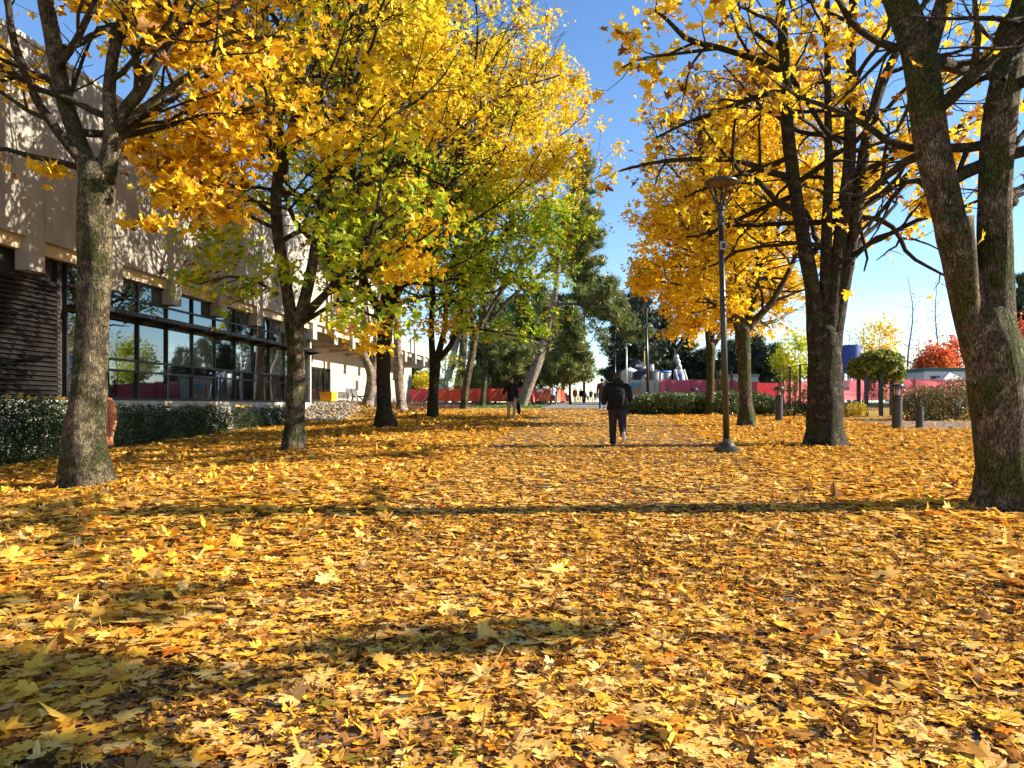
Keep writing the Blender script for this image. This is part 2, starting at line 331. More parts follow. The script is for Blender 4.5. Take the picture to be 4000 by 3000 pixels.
# paved walk
PAVER, n, l, o = mat('paving stones')
b = n.new('ShaderNodeBsdfPrincipled'); b.inputs['Roughness'].default_value = .85
tc = n.new('ShaderNodeTexCoord'); mp = n.new('ShaderNodeMapping'); mp.inputs['Rotation'].default_value = (0, 0, .4); l.new(tc.outputs['Object'], mp.inputs[0])
br = n.new('ShaderNodeTexBrick'); br.inputs['Scale'].default_value = 3.4; br.inputs['Mortar Size'].default_value = .022
br.inputs['Color1'].default_value = (.13, .085, .052, 1); br.inputs['Color2'].default_value = (.19, .125, .07, 1); br.inputs['Mortar'].default_value = (.035, .028, .022, 1)
l.new(mp.outputs[0], br.inputs[0])
nz = n.new('ShaderNodeTexNoise'); nz.inputs['Scale'].default_value = 30; nz.inputs['Detail'].default_value = 8; l.new(tc.outputs['Object'], nz.inputs[0])
cc = ramp(n, [(.38, (1, 1, 1)), (.58, (.75, .62, .42)), (.72, (1.5, 1.0, .45))]); l.new(nz.outputs[0], cc.inputs[0])
mm = n.new('ShaderNodeMixRGB'); mm.blend_type = 'MULTIPLY'; mm.inputs[0].default_value = 1; l.new(br.outputs[0], mm.inputs[1]); l.new(cc.outputs[0], mm.inputs[2])
l.new(mm.outputs[0], b.inputs[0])
bp = n.new('ShaderNodeBump'); bp.inputs['Strength'].default_value = .5; bp.inputs['Distance'].default_value = .01; l.new(nz.outputs[0], bp.inputs['Height']); l.new(bp.outputs[0], b.inputs['Normal'])
l.new(b.outputs[0], o.inputs[0])
MB().add(*grid(np.linspace(-2.6, 3.3, 13), np.arange(-6, 46.1, .5), .012, .1)).build('walkway', PAVER, smooth=True, kind='structure')
ASPH = plain('grey asphalt', (.19, .175, .165), .9, noise=.2, nscale=20, bump=.4, bscale=120)
MB().add(*grid(np.linspace(-2.9, 3.3, 13), np.arange(46.1, 125, 1.), .02, .1)).build('asphalt_path', ASPH, smooth=True, kind='structure')
SIDE = plain('worn side path', (.17, .125, .095), .95, noise=.4, nscale=4, bump=.5, bscale=60)
MB().add(*grid(np.linspace(9.5, 34, 50), np.arange(22.6, 27.2, .5), .018, 0.12)).build('side_path', SIDE, smooth=True, kind='structure')

rng = np.random.default_rng(7)
def litter_tone(rng, n, p):
    u = rng.random(n)
    t = np.clip(rng.normal(.58, .14, n), .05, .86)
    t = np.where(u < .16, rng.uniform(.02, .34, n), t); t = np.where((u > .16) & (u < .205), rng.uniform(.86, .935, n), t)
    t = np.where((u > .205) & (u < .217), rng.uniform(.95, 1, n), t)
    return t
def in_view(p, m=.12): return np.abs(p[:, 0]) < (2000 / FPX + m) * p[:, 1] + .6
def cover(p):
    """share of the ground under leaves: thinner on the trodden walk, none on the far path, the terrace and the side path"""
    x, y = p[:, 0], p[:, 1]; c = np.ones(len(p)); u = x - .1 * y
    walk = (u > -2.2) & (u < 3.0)
    q = np.column_stack([x, y, np.zeros(len(p))])
    c = np.where(walk, np.clip(.66 + .38 * vnoise(q, 5, 1.1) + .25 * vnoise(q, 6, 3.1) + .25 * sst(9, 16, y), .28, 1), c)
    c *= np.where(walk, 1 - sst(38, 45, y), np.where(u > 3, 1 - .85 * sst(30, 33, y), 1 - .9 * sst(35.5, 39, y)))
    wf = x + 13.36 - .1 * y
    c = np.where((wf < 1.3) & (y < 36), 0, c); c = np.where((wf < 3.0) & (y > 33), c * .12, c)
    side = (x - .12 * y > 9.3) & (y > 22.4) & (y < 27)
    c = np.where(side, c * .12, c); c = np.where((x - .12 * y > 8.6) & (y >= 27), c * .15, c)
    return c
TRUNKS = [at_ground(*q) for q in ((330, 1900), (1145, 1755), (1505, 1668), (1690, 1630), (3945, 1985), (3225, 1742), (2917, 1664), (2770, 1621))]
def scatter(n_m2, y0, y1, tmpl, size, tilt, curl, lift):
    xm = (2000 / FPX + .12) * y1 + .6; N = int(n_m2 * 2 * xm * (y1 - y0))
    p = np.column_stack([rng.uniform(-xm, xm, N), rng.uniform(y0, y1, N)]); p = p[in_view(p)]
    p = p[rng.random(len(p)) < cover(p)]
    k = np.ones(len(p), bool)
    for t in TRUNKS:
        r = np.hypot(p[:, 0] - t[0], p[:, 1] - t[1]); k &= rng.random(len(p)) < sst(.35, .95, r) + .12
    p = p[k]; N = len(p)
    sz = np.clip(rng.normal(size, size * .28, N), size * .4, size * 1.8)
    # the walk is trodden: smaller, flatter, more broken leaves
    walk = (p[:, 0] - .1 * p[:, 1] > -2.2) & (p[:, 0] - .1 * p[:, 1] < 3.0)
    sz = np.where(walk, sz * .86, sz)
    z = G(p[:, 0], p[:, 1]) + rng.uniform(.016, lift, N) * np.where(walk, .75, 1)
    pos = np.column_stack([p, z])
    tl = rng.random(N) < np.where(walk, .02, .07)
    tn = litter_tone(rng, N, pos)
    tn = np.where(walk & (rng.random(N) < .20), rng.uniform(.14, .42, N), tn)
    tn = np.where(walk & (rng.random(N) < .42) & (tn < .86), rng.uniform(.66, .84, N), tn)
    put_leaves(lit, rng, pos[~tl], sz[~tl], tn[~tl], tmpl, (0, tilt * .75), curl * .38)
    pos[tl, 2] += sz[tl] * .18
    put_leaves(lit, rng, pos[tl], sz[tl], tn[tl], tmpl, (.45, .3), curl * 1.5)
lit = MB()
scatter(430, 2.4, 6.5, T_FINE, .108, .14, .26, .045)
scatter(330, 6.5, 12.5, T_MID, .106, .15, .26, .05)
scatter(210, 12.5, 24, T_LOW, .108, .17, .25, .05)
scatter(110, 24, 45, T_LOW, .13, .2, .25, .055)
# crumbs between the leaves
def crumbs(n_m2, y0, y1):
    xm = (2000 / FPX + .1) * y1; N = int(n_m2 * 2 * xm * (y1 - y0))
    p = np.column_stack([rng.uniform(-xm, xm, N), rng.uniform(y0, y1, N)]); p = p[in_view(p)]; N = len(p)
    pos = np.column_stack([p, G(p[:, 0], p[:, 1]) + rng.uniform(.014, .03, N)])
    put_leaves(lit, rng, pos, rng.uniform(.02, .075, N), rng.uniform(.02, .55, N), T_LOW, (0, .3), .3, rag=.35)
crumbs(900, 2.4, 8)
crumbs(300, 8, 16)

# ------------------------------------------------------------------ concrete building on the left
CONC, n, l, o = mat('board marked concrete')
b = n.new('ShaderNodeBsdfPrincipled'); b.inputs['Roughness'].default_value = .88; b.inputs['Specular IOR Level'].default_value = .2
tc = n.new('ShaderNodeTexCoord'); nz = n.new('ShaderNodeTexNoise'); nz.inputs['Scale'].default_value = 1.1; nz.inputs['Detail'].default_value = 10; nz.inputs['Roughness'].default_value = .65
mp = n.new('ShaderNodeMapping'); mp.inputs['Scale'].default_value = (1, 1, .35); l.new(tc.outputs['Object'], mp.inputs[0]); l.new(mp.outputs[0], nz.inputs[0])
c = ramp(n, [(.25, (.25, .23, .195)), (.5, (.37, .34, .29)), (.75, (.46, .425, .37))]); l.new(nz.outputs[0], c.inputs[0])
sx = n.new('ShaderNodeSeparateXYZ'); l.new(tc.outputs['Object'], sx.inputs[0])
md = n.new('ShaderNodeMath'); md.operation = 'PINGPONG'; md.inputs[1].default_value = 1.5; l.new(sx.outputs[1], md.inputs[0])
rj = ramp(n, [(0, (.3, .28, .26)), (.014, (1, 1, 1))]); l.new(md.outputs[0], rj.inputs[0])
mm = n.new('ShaderNodeMixRGB'); mm.blend_type = 'MULTIPLY'; mm.inputs[0].default_value = .8; l.new(c.outputs[0], mm.inputs[1]); l.new(rj.outputs[0], mm.inputs[2]); l.new(mm.outputs[0], b.inputs[0])
n2 = n.new('ShaderNodeTexNoise'); n2.inputs['Scale'].default_value = 45; n2.inputs['Detail'].default_value = 6; l.new(tc.outputs['Object'], n2.inputs[0])
bp = n.new('ShaderNodeBump'); bp.inputs['Strength'].default_value = .35; bp.inputs['Distance'].default_value = .02; l.new(n2.outputs[0], bp.inputs['Height']); l.new(bp.outputs[0], b.inputs['Normal'])
l.new(b.outputs[0], o.inputs[0])
CREAM = plain('sunlit toned cream beam', (.58, .46, .30), .6, noise=.08, nscale=3)  # beam concrete lightened in colour to stand for sun on its face
BASEC = plain('pale foundation concrete', (.48, .45, .40), .9, noise=.25, nscale=2.5, bump=.3)
FRAME = plain('black window metal', (.022, .022, .024), .4, metal=.3, noise=.2)
LOUV = plain('dark louvre metal', (.03, .027, .025), .42, metal=.5, noise=.25)
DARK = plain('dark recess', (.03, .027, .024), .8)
ENTR = plain('tan entrance wall', (.50, .40, .28), .85, noise=.1, nscale=2)
def glassmat(name, col, f0, noise=.5):
    m, n, l, o = mat(name)
    d = n.new('ShaderNodeBsdfDiffuse'); g = n.new('ShaderNodeBsdfGlossy'); g.inputs['Roughness'].default_value = .012; g.inputs[0].default_value = (.86, .95, 1, 1)
    tc = n.new('ShaderNodeTexCoord'); nz = n.new('ShaderNodeTexNoise'); nz.inputs['Scale'].default_value = 1.3; l.new(tc.outputs['Object'], nz.inputs[0])
    c = ramp(n, [(.3, [k * (1 - noise) for k in col]), (.7, [k * (1 + noise) for k in col])]); l.new(nz.outputs[0], c.inputs[0]); l.new(c.outputs[0], d.inputs[0])
    fr = n.new('ShaderNodeFresnel'); fr.inputs[0].default_value = 1.55
    mr = n.new('ShaderNodeMapRange'); mr.inputs[3].default_value = f0; mr.inputs[4].default_value = 1; l.new(fr.outputs[0], mr.inputs[0])
    nb = n.new('ShaderNodeTexNoise'); nb.inputs['Scale'].default_value = .9; l.new(tc.outputs['Object'], nb.inputs[0])
    bp = n.new('ShaderNodeBump'); bp.inputs['Strength'].default_value = .03; bp.inputs['Distance'].default_value = .02; l.new(nb.outputs[0], bp.inputs['Height']); l.new(bp.outputs[0], g.inputs['Normal'])
    x = n.new('ShaderNodeMixShader'); l.new(mr.outputs[0], x.inputs[0]); l.new(d.outputs[0], x.inputs[1]); l.new(g.outputs[0], x.inputs[2]); l.new(x.outputs[0], o.inputs[0])
    return m
GLASS = glassmat('dark reflecting glass', (.012, .014, .014), .17)
GLASSB = glassmat('glass before pale blinds', (.13, .165, .15), .24, .35)
GLASSD = glassmat('door glass', (.012, .011, .010), .10)

ANG = math.atan(.1)
bld = empty('concrete_building', (-13.36, 0, 0), -ANG, label='long beige concrete building with a blank overhanging upper storey above a black window wall', cat='building')
def s_at(r): return 13.36 * r / math.cos(ANG) * math.cos(ANG) ** 2 / .995 * 1.0      # ratio depth/offset -> run along the facade
def S(d): return d / math.cos(ANG)
UPB, UPT = 5.46, 10.0
MB().box((-.1, S(4), UPB), (.31, S(46), UPT)).build('upper_wall', CONC, bld)
MB().box((-16, S(4), UPB - .02), (-.103, S(46) - .05, UPT - .25)).build('upper_storey', CONC, bld)
MB().box((-16.2, S(4), UPT + .003), (.36, S(46) + .1, UPT + .12)).build('roof_cap', BASEC, bld)
# fins under the wall and the cream beam between them
fd = [13.05 * (1.352 + .2305 * k) for k in range(-4, 16)]
for d in fd:
    MB().box((-.02, S(d) - .26, 4.69), (.335, S(d) + .26, UPB - .002)).build('concrete_fin', CONC, bld)
MB().box((-.05, S(8), 5.17), (.14, S(36.2), UPB - .004)).build('beam', CREAM, bld)
MB().box((.02, S(36.2) + .01, 5.17), (.14, S(61.8), UPB - .004)).build('beam', CREAM, bld)
# louvre wall
kb = lambda k: 13.36 * (1.652 + .1141 * k)
L0, L1 = S(7), S(kb(-2.12))
lv = MB()
for i in range(25):
    z = 1.66 + i * .118
    lv.add([(-.05, L0, z + .085), (-.05, L1, z + .085), (.045, L1, z), (.045, L0, z), (-.05, L0, z + .10), (-.05, L1, z + .10), (.045, L1, z + .016), (.045, L0, z + .016)],
           [(0, 1, 2, 3), (7, 6, 5, 4), (3, 2, 6, 7), (0, 4, 5, 1)])
lo = lv.build('louvre_panel', LOUV, bld)
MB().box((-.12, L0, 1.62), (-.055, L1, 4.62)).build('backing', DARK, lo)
MB().box((-.5, L0, 4.625), (-.2, L1, 5.168)).build('shadow_gap_panel', DARK, bld)  # dark colour stands in for the shadow between louvres and soffit
for k in range(-4, 0):
    d = fd[k + 4]
    MB().box((-.8, S(d) - .2, 4.72), (-.022, S(d) + .2, 5.3)).build('beam', CONC, bld)
# window bays
rows = [(1.71, 2.51), (2.51, 2.82), (2.82, 4.0), (4.17, 4.61), (4.61, 5.165)]
rb = random.Random(3)
for k in range(-2, 9):
    a, c = S(kb(k)), S(kb(k + 1)); a += .001
    f = MB()
    f.box((-.06, a, 1.66), (.05, a + .055, 5.165))
    for z0, z1 in [(1.66, 1.73), (2.48, 2.54), (2.79, 2.85), (3.97, 4.2), (4.585, 4.64), (5.11, 5.165)]:
        f.box((-.055, a + .056, z0), (.042, c - .001, z1))
    wf = f.build('window', FRAME, bld)
    for j, (z0, z1) in enumerate(rows):
        blind = j == 2 and k >= 1 and rb.random() < .75 or j in (1, 3) and rb.random() < .3
        MB().box((-.03, a + .05, z0), (-.015 - .004 * rb.random(), c + .003, z1)).build('pane', GLASSB if blind else GLASS, wf)
    # sun shade with its slanted bracket
    sh = MB().box((.06, a + .02, 4.06), (.62, c - .06, 4.10)); sh.box((.60, a + .02, 4.03), (.64, c - .06, 4.15))
    for q in range(4): sh.box((.12 + q * .12, a + .02, 4.104), (.17 + q * .12, c - .06, 4.13))
    sh.add([(.05, c - .05, 3.92), (.63, c - .05, 4.04), (.63, c - .05, 4.12), (.05, c - .05, 4.2), (.05, c - .02, 3.92), (.63, c - .02, 4.04), (.63, c - .02, 4.12), (.05, c - .02, 4.2)],
           [(0, 1, 2, 3), (7, 6, 5, 4), (0, 4, 5, 1), (1, 5, 6, 2), (2, 6, 7, 3)])
    sh.build('sun_shade', FRAME, bld)
E0 = S(kb(9))
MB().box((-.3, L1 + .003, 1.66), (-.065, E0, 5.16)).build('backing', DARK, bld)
MB().box((-.09, E0, .6), (.06, E0 + .13, 5.165)).build('corner_post', BASEC, bld)
MB().box((-1.2, S(7), -1), (.02, E0 + .1, 1.655)).build('foundation', BASEC, bld)
MB().box((-2.1, E0 + .131, .8), (-.3, E0 + .25, 5.165)).build('return_wall', ENTR, bld)
# entrance recess
W2 = -2.1
MB().box((W2 - .3, E0 + .26, 3.72), (W2, S(65.5), UPB - .03)).build('entrance_wall', ENTR, bld)
door0, door1 = E0 + .30, S(44.6)
MB().box((W2 - .31, door1 + .12, 1.2), (W2 - .003, S(65.5), 3.715)).build('entrance_wall', CONC, bld)
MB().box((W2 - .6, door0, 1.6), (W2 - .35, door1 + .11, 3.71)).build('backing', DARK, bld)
nd = 5; dw = (door1 - door0) / nd
for i in range(nd):
    a = door0 + i * dw
    f = MB().box((W2 - .12, a, 1.67), (W2 - .02, a + .07, 3.715)).box((W2 - .12, a + .071, 3.6), (W2 - .03, a + dw - .001, 3.715)).box((W2 - .12, a + .071, 1.67), (W2 - .03, a + dw - .001, 1.86))
    f.box((W2 - .02, a + dw * .8, 2.4), (W2 + .05, a + dw * .8 + .03, 3.0))
    dr = f.build('door', FRAME, bld)
    MB().box((W2 - .09, a + .06, 1.85), (W2 - .075, a + dw + .003, 3.62)).build('pane', GLASSD, dr)
MB().box((W2 - .12, door1 + .0, 1.67), (W2 - .02, door1 + .1, 3.715)).build('door_post', FRAME, bld)
MB().box((W2, S(39.4), 3.95), (W2 + .05, S(41.6), 4.45)).build('sign_panel', plain('dark sign panel', (.05, .03, .028), .5), bld)
sg = MB()
for z in (3.95, 4.42): sg.box((W2 + .05, S(39.4), z), (W2 + .07, S(41.6), z + .035))
for y in (S(39.4), S(41.55)): sg.box((W2 + .05, y, 3.986), (W2 + .07, y + .05, 4.419))
sg.build('sign_border', plain('red sign border', (.42, .06, .04), .5), bld)
MB().box((W2 - .002, S(49.6), 2.55), (W2 + .04, S(50.1), 3.2)).build('wall_plaque', plain('dark plaque', (.06, .045, .04), .5), bld)
MB().box((-2.38, E0 + .26, UPB - .027), (-.11, S(62.3), UPB + .1)).build('soffit', ENTR, bld)
for d in fd:
    if S(d) > E0 + .5: MB().box((-2.09, S(d) - .2, 4.72), (-.022, S(d) + .2, UPB - .03)).build('beam', CONC, bld)
MB().box((-16, S(65.5) + .003, 1.0), (W2 - .32, S(66), UPB)).build('end_wall', CONC, bld)
# balcony and its dark glass
MB().box((.0, S(46) + .003, UPB), (.30, S(62.3), 6.52)).build('balcony_parapet', CONC, bld)
MB().box((-6, S(62) + .01, UPB + .101), (-.002, S(62.3) - .002, 6.5)).build('balcony_parapet', CONC, bld)
MB().box((-3.2, S(46) + .01, UPB + .11), (-3.0, S(62), 9.2)).build('balcony_glazing', GLASSD, bld)
MB().box((-16, S(46) + .11, 9.25), (-1.6, S(62.3), 9.9)).build('balcony_roof', CONC, bld)
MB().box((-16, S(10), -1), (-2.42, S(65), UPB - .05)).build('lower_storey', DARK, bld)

def bl(wd, s, z=0.):                        # building coordinates -> world
    return np.array([-13.36 + wd * math.cos(ANG) + s * math.sin(ANG), -wd * math.sin(ANG) + s * math.cos(ANG), z])

# ------------------------------------------------------------------ hedge shrubs, shrubs
def leaf_box(mb, rng, c, r, count, size, tmpl=T_OVAL, tilt=(.9, .5), tone=(.35, .25), skin=.55, power=3., rot=0., zmin=None, curl=.15):
    d = rng.normal(0, 1, (count, 3)); d /= (np.abs(d) ** power).sum(1)[:, None] ** (1 / power)
    k = 1 - skin * rng.random(count) ** 1.6
    lump = 1 + .14 * vnoise(d * 2.2, int(rng.integers(1e6)), 1.6)
    p = d * (k * lump)[:, None] * np.array(r)
    if rot: p[:, :2] = p[:, :2] @ np.array([[math.cos(rot), math.sin(rot)], [-math.sin(rot), math.cos(rot)]])
    p = p + np.array(c)
    if zmin is not None: p = p[p[:, 2] > zmin]
    nn = len(p)
    tn = np.clip(rng.normal(tone[0], tone[1], nn) + .12 * vnoise(p, 9, 2.), 0, 1)
    put_leaves(mb, rng, p, rng.uniform(.7, 1.25, nn) * size, tn, tmpl, tilt, curl)
    return p
rg = np.random.default_rng(21)
hs = [S(13.6 + 1.15 * i) for i in range(17)]
for i, s in enumerate(hs):
    near = i < 4
    wd = .95 if near else .62
    c = bl(wd, s); gz = float(G(c[0], c[1])); h = 1.62 - gz + (0.0 if near else -.1 - .02 * i * .3)
    gap = i >= 11
    e = empty('hedge_shrub', (c[0], c[1], gz), group='clipped hedge shrubs along the building', cat='hedge shrub',
              label=('broad dark clipped hedge shrub below the black louvres' if near else 'clipped evergreen hedge shrub under the black window wall' if not gap else 'narrow thin hedge shrub with pale wall showing beside it'))
    m = MB()
    rr = (.62, .66, h * .52) if near else (.46, .62, h * .52) if not gap else (.32, .40, h * .5)
    leaf_box(m, rg, (0, 0, h * .5), rr, 3800 if near else 2600 if not gap else 1100, .085 if near else .075, tone=(.5, .28), power=5, rot=-ANG, zmin=.02)
    m.build('foliage', YEW, e, tone=True)
    st = MB()
    for q in range(4):
        a = rg.uniform(0, 6.28); st.tube([(0, 0, -.05), (.1 * math.cos(a), .1 * math.sin(a), h * .4), (.25 * math.cos(a), .25 * math.sin(a), h * .8)], [.025, .018, .008], k=5)
    st.build('stem', BARK_THIN, e, smooth=True)
    if i % 2 == 0 or near:                     # fallen leaves caught on top
        N = 7; p = np.column_stack([c[0] + rg.uniform(-.4, .4, N), c[1] + rg.uniform(-.5, .5, N), np.full(N, gz + h * 1.03) + rg.uniform(0, .06, N)])
        put_leaves(lit, rg, p, np.full(N, .15), rg.uniform(.4, .8, N), T_MID, (.5, .3), .3)

def shrub(px, py, d, r, count, size, m_, label, name='shrub', tmpl=T_OVAL, tone=(.4, .28), group=None, power=2.3, cat='shrub', twigs=5):
    x = (px - 2000) / FPX * d; gz = float(G(x, d))
    e = empty(name, (x, d, gz), label=label, cat=cat, group=group)
    m = MB(); leaf_box(m, rg, (0, 0, r[2] * .82), r, count, size, tmpl=tmpl, tone=tone, power=power, zmin=.03)
    m.build('foliage', m_, e, tone=True)
    st = MB()
    for q in range(twigs):
        a = rg.uniform(0, 6.28); L = r[2] * rg.uniform(1.0, 1.5)
        st.tube([(0, 0, -.05), (r[0] * .25 * math.cos(a), r[1] * .25 * math.sin(a), L * .5), (r[0] * .6 * math.cos(a), r[1] * .6 * math.sin(a), L)], [.03, .02, .006], k=5)
    st.build('stem', BARK_THIN, e, smooth=True)
    return e
rhod = [(2500, 1.05, .62, 'low'), (2555, 1.15, .78, 'mid'), (2625, 1.2, .86, 'full'), (2695, 1.2, .80, 'full'), (2760, 1.1, .74, 'full'), (2830, 1.25, .9, 'tall'), (2905, 1.2, .85, 'tall'), (2975, 1.1, .72, 'end')]
rl = ['low green shrub at the walk end of the shrub row, beside the dry grass tuft', 'glossy shrub behind the foot of the farther black lamp post', 'glossy evergreen shrub right of the farther lamp post foot', 'glossy evergreen shrub around the squat bollard light', 'evergreen shrub behind the slim yellow maple trunk', 'tall evergreen shrub behind the near lamp post pole', 'tall evergreen shrub behind the forked yellow maple trunk', 'evergreen shrub at the bollard end of the row']
for (px, rx, rz, _), lb in zip(rhod, rl):
    shrub(px, 0, 33.6 + rg.uniform(-.3, .5), (rx * .86, .9, rz * .66), 3000, .16, SHRUB, lb, tone=(.36, .28), group='evergreen shrubs along the right lawn')
shrub(3090, 0, 31.5, (1.0, .8, .38), 2200, .09, YEW, 'low dark clipped hedge between two bollard lights', 'low_hedge', tone=(.45, .25))
shrub(3200, 0, 31.2, (1.0, .8, .38), 2200, .09, YEW, 'low dark clipped hedge behind the thick maple trunk', 'low_hedge', tone=(.45, .25))
shrub(3325, 0, 31.0, (.62, .6, .36), 2200, .09, YELSHRUB, 'small bright yellow green shrub right of the thick maple trunk', tone=(.45, .25))
shrub(3600, 0, 28.0, (.95, .9, .70), 3000, .12, ROSE, 'straggly rose bush with green and rust leaves behind the short bollard', 'rose_bush', tone=(.48, .28), twigs=14)
shrub(3735, 0, 28.2, (1.05, .9, .85), 3300, .12, ROSE, 'larger rose bush with red hips beside the big leaning trunk', 'rose_bush', tone=(.42, .30), twigs=18)
shrub(3915, 0, 29.5, (1.0, .9, .75), 2400, .12, ROSE, 'rust brown rose bush mostly behind the big leaning trunk', 'rose_bush', tone=(.25, .25), twigs=12)
# dry grass tuft near the sign
gt = MB(); c = at_ground(2462, 1606)
for q in range(420):
    a = rg.uniform(0, 6.28); L = rg.uniform(.5, .95); r = rg.uniform(0, .35); bx, by = r * math.cos(a), r * math.sin(a)
    tip = (bx + math.cos(a) * L * .45, by + math.sin(a) * L * .45, L * .85); sx_ = .012
    gt.add([(bx - sx_, by, 0), (bx + sx_, by, 0), (bx + math.cos(a) * L * .15 + sx_, by + math.sin(a) * L * .15, L * .55), tip], [(0, 1, 2), (0, 2, 3)], tone=rg.uniform(0, 1, 2))
tu = gt.build('grass_tuft', leafmat('straw grass', [(0, (.16, .20, .05)), (.6, (.42, .32, .12)), (1, (.5, .38, .2))]), tone=True, label='pale straw coloured ornamental grass tuft by the grey notice board', cat='grass tuft'); tu.location = c

# cobbles and bank mulch
cb = MB()
for q in range(900):
    s = rg.uniform(33.2, 38.3); wd = rg.uniform(-.1, 2.3) * (1 if s < 36.5 else .8)
    c = bl(wd, S(s)); z = float(G(c[0], c[1])); r = rg.uniform(.05, .10)
    cb.ball((c[0], c[1], z + r * .2), (r * rg.uniform(.9, 1.4), r * rg.uniform(.9, 1.3), r * .7), k=6, n=4)
cb.build('cobbles', plain('pale river cobbles', (.25, .20, .14), .8, noise=.45, nscale=6), smooth=True, kind='stuff', label='pale river cobbles on the slope below the entrance', cat='cobbles')
mu = MB(); N = 5200
y = rg.uniform(34.5, 56, N); x = -13.36 + .1 * y + rg.uniform(1.0, 5.2, N)
pp = np.column_stack([x, y, G(x, y) + rg.uniform(.01, .05, N)])
put_leaves(mu, rg, pp, rg.uniform(.10, .22, N), rg.uniform(0, .5, N), T_OVAL, (.2, .3), .4)
mu.build('bark_mulch', leafmat('brown mulch', [(0, (.06, .03, .018)), (.5, (.20, .10, .05)), (.9, (.36, .2, .09)), (1, (.6, .38, .08))], trans=.1), tone=True, kind='stuff', label='brown bark mulch and dead leaves on the bank by the entrance', cat='mulch')
# lawn strip beyond the leaves on the left
gr = MB(); N = 9000
y = rg.uniform(47, 58.5, N); x = rg.uniform(-2.6, 2.0, N) + (y - 47) * .12
k = x < -2.9 + .1 * y - .15; x, y = x[k], y[k]
put_leaves(gr, rg, np.column_stack([x, y, G(x, y) + .02]), rg.uniform(.1, .2, len(x)), rg.uniform(0, 1, len(x)), T_OVAL, (1.1, .3), .2)
gr.build('grass', GRASS, tone=True, kind='stuff', label='green grass strip beside the far end of the walk', cat='grass')

# ------------------------------------------------------------------ trees
class Env:
    def __init__(s, c, r, zmin): s.c = np.array(c, float); s.r = np.array(r, float); s.z = zmin
    def inside(s, p): return ((p - s.c) / s.r).dot((p - s.c) / s.r) < 1 and p[2] > s.z
def spline(pts, rad, step):
    pts = np.asarray(pts, float); rad = np.asarray(rad, float)
    t = np.concatenate([[0], np.cumsum(np.linalg.norm(np.diff(pts, axis=0), axis=1))]); n = max(4, int(t[-1] / step))
    q = np.linspace(0, t[-1], n); e = np.vstack([2 * pts[0] - pts[1], pts, 2 * pts[-1] - pts[-2]])
    te = np.concatenate([[t[0] - (t[1] - t[0])], t, [t[-1] + t[-1] - t[-2]]])
    i = np.clip(np.searchsorted(t, q, 'right') - 1, 0, len(t) - 2)
    out = np.empty((n, 3))
    for a in range(n):
        k = i[a]; u = (q[a] - t[k]) / (t[k + 1] - t[k])
        m0 = (e[k + 2] - e[k]) / (te[k + 2] - te[k]) * (t[k + 1] - t[k]); m1 = (e[k + 3] - e[k + 1]) / (te[k + 3] - te[k + 1]) * (t[k + 1] - t[k])
        out[a] = (2 * u ** 3 - 3 * u * u + 1) * e[k + 1] + (u ** 3 - 2 * u * u + u) * m0 + (-2 * u ** 3 + 3 * u * u) * e[k + 2] + (u ** 3 - u * u) * m1
    return out, np.interp(q, t, rad)
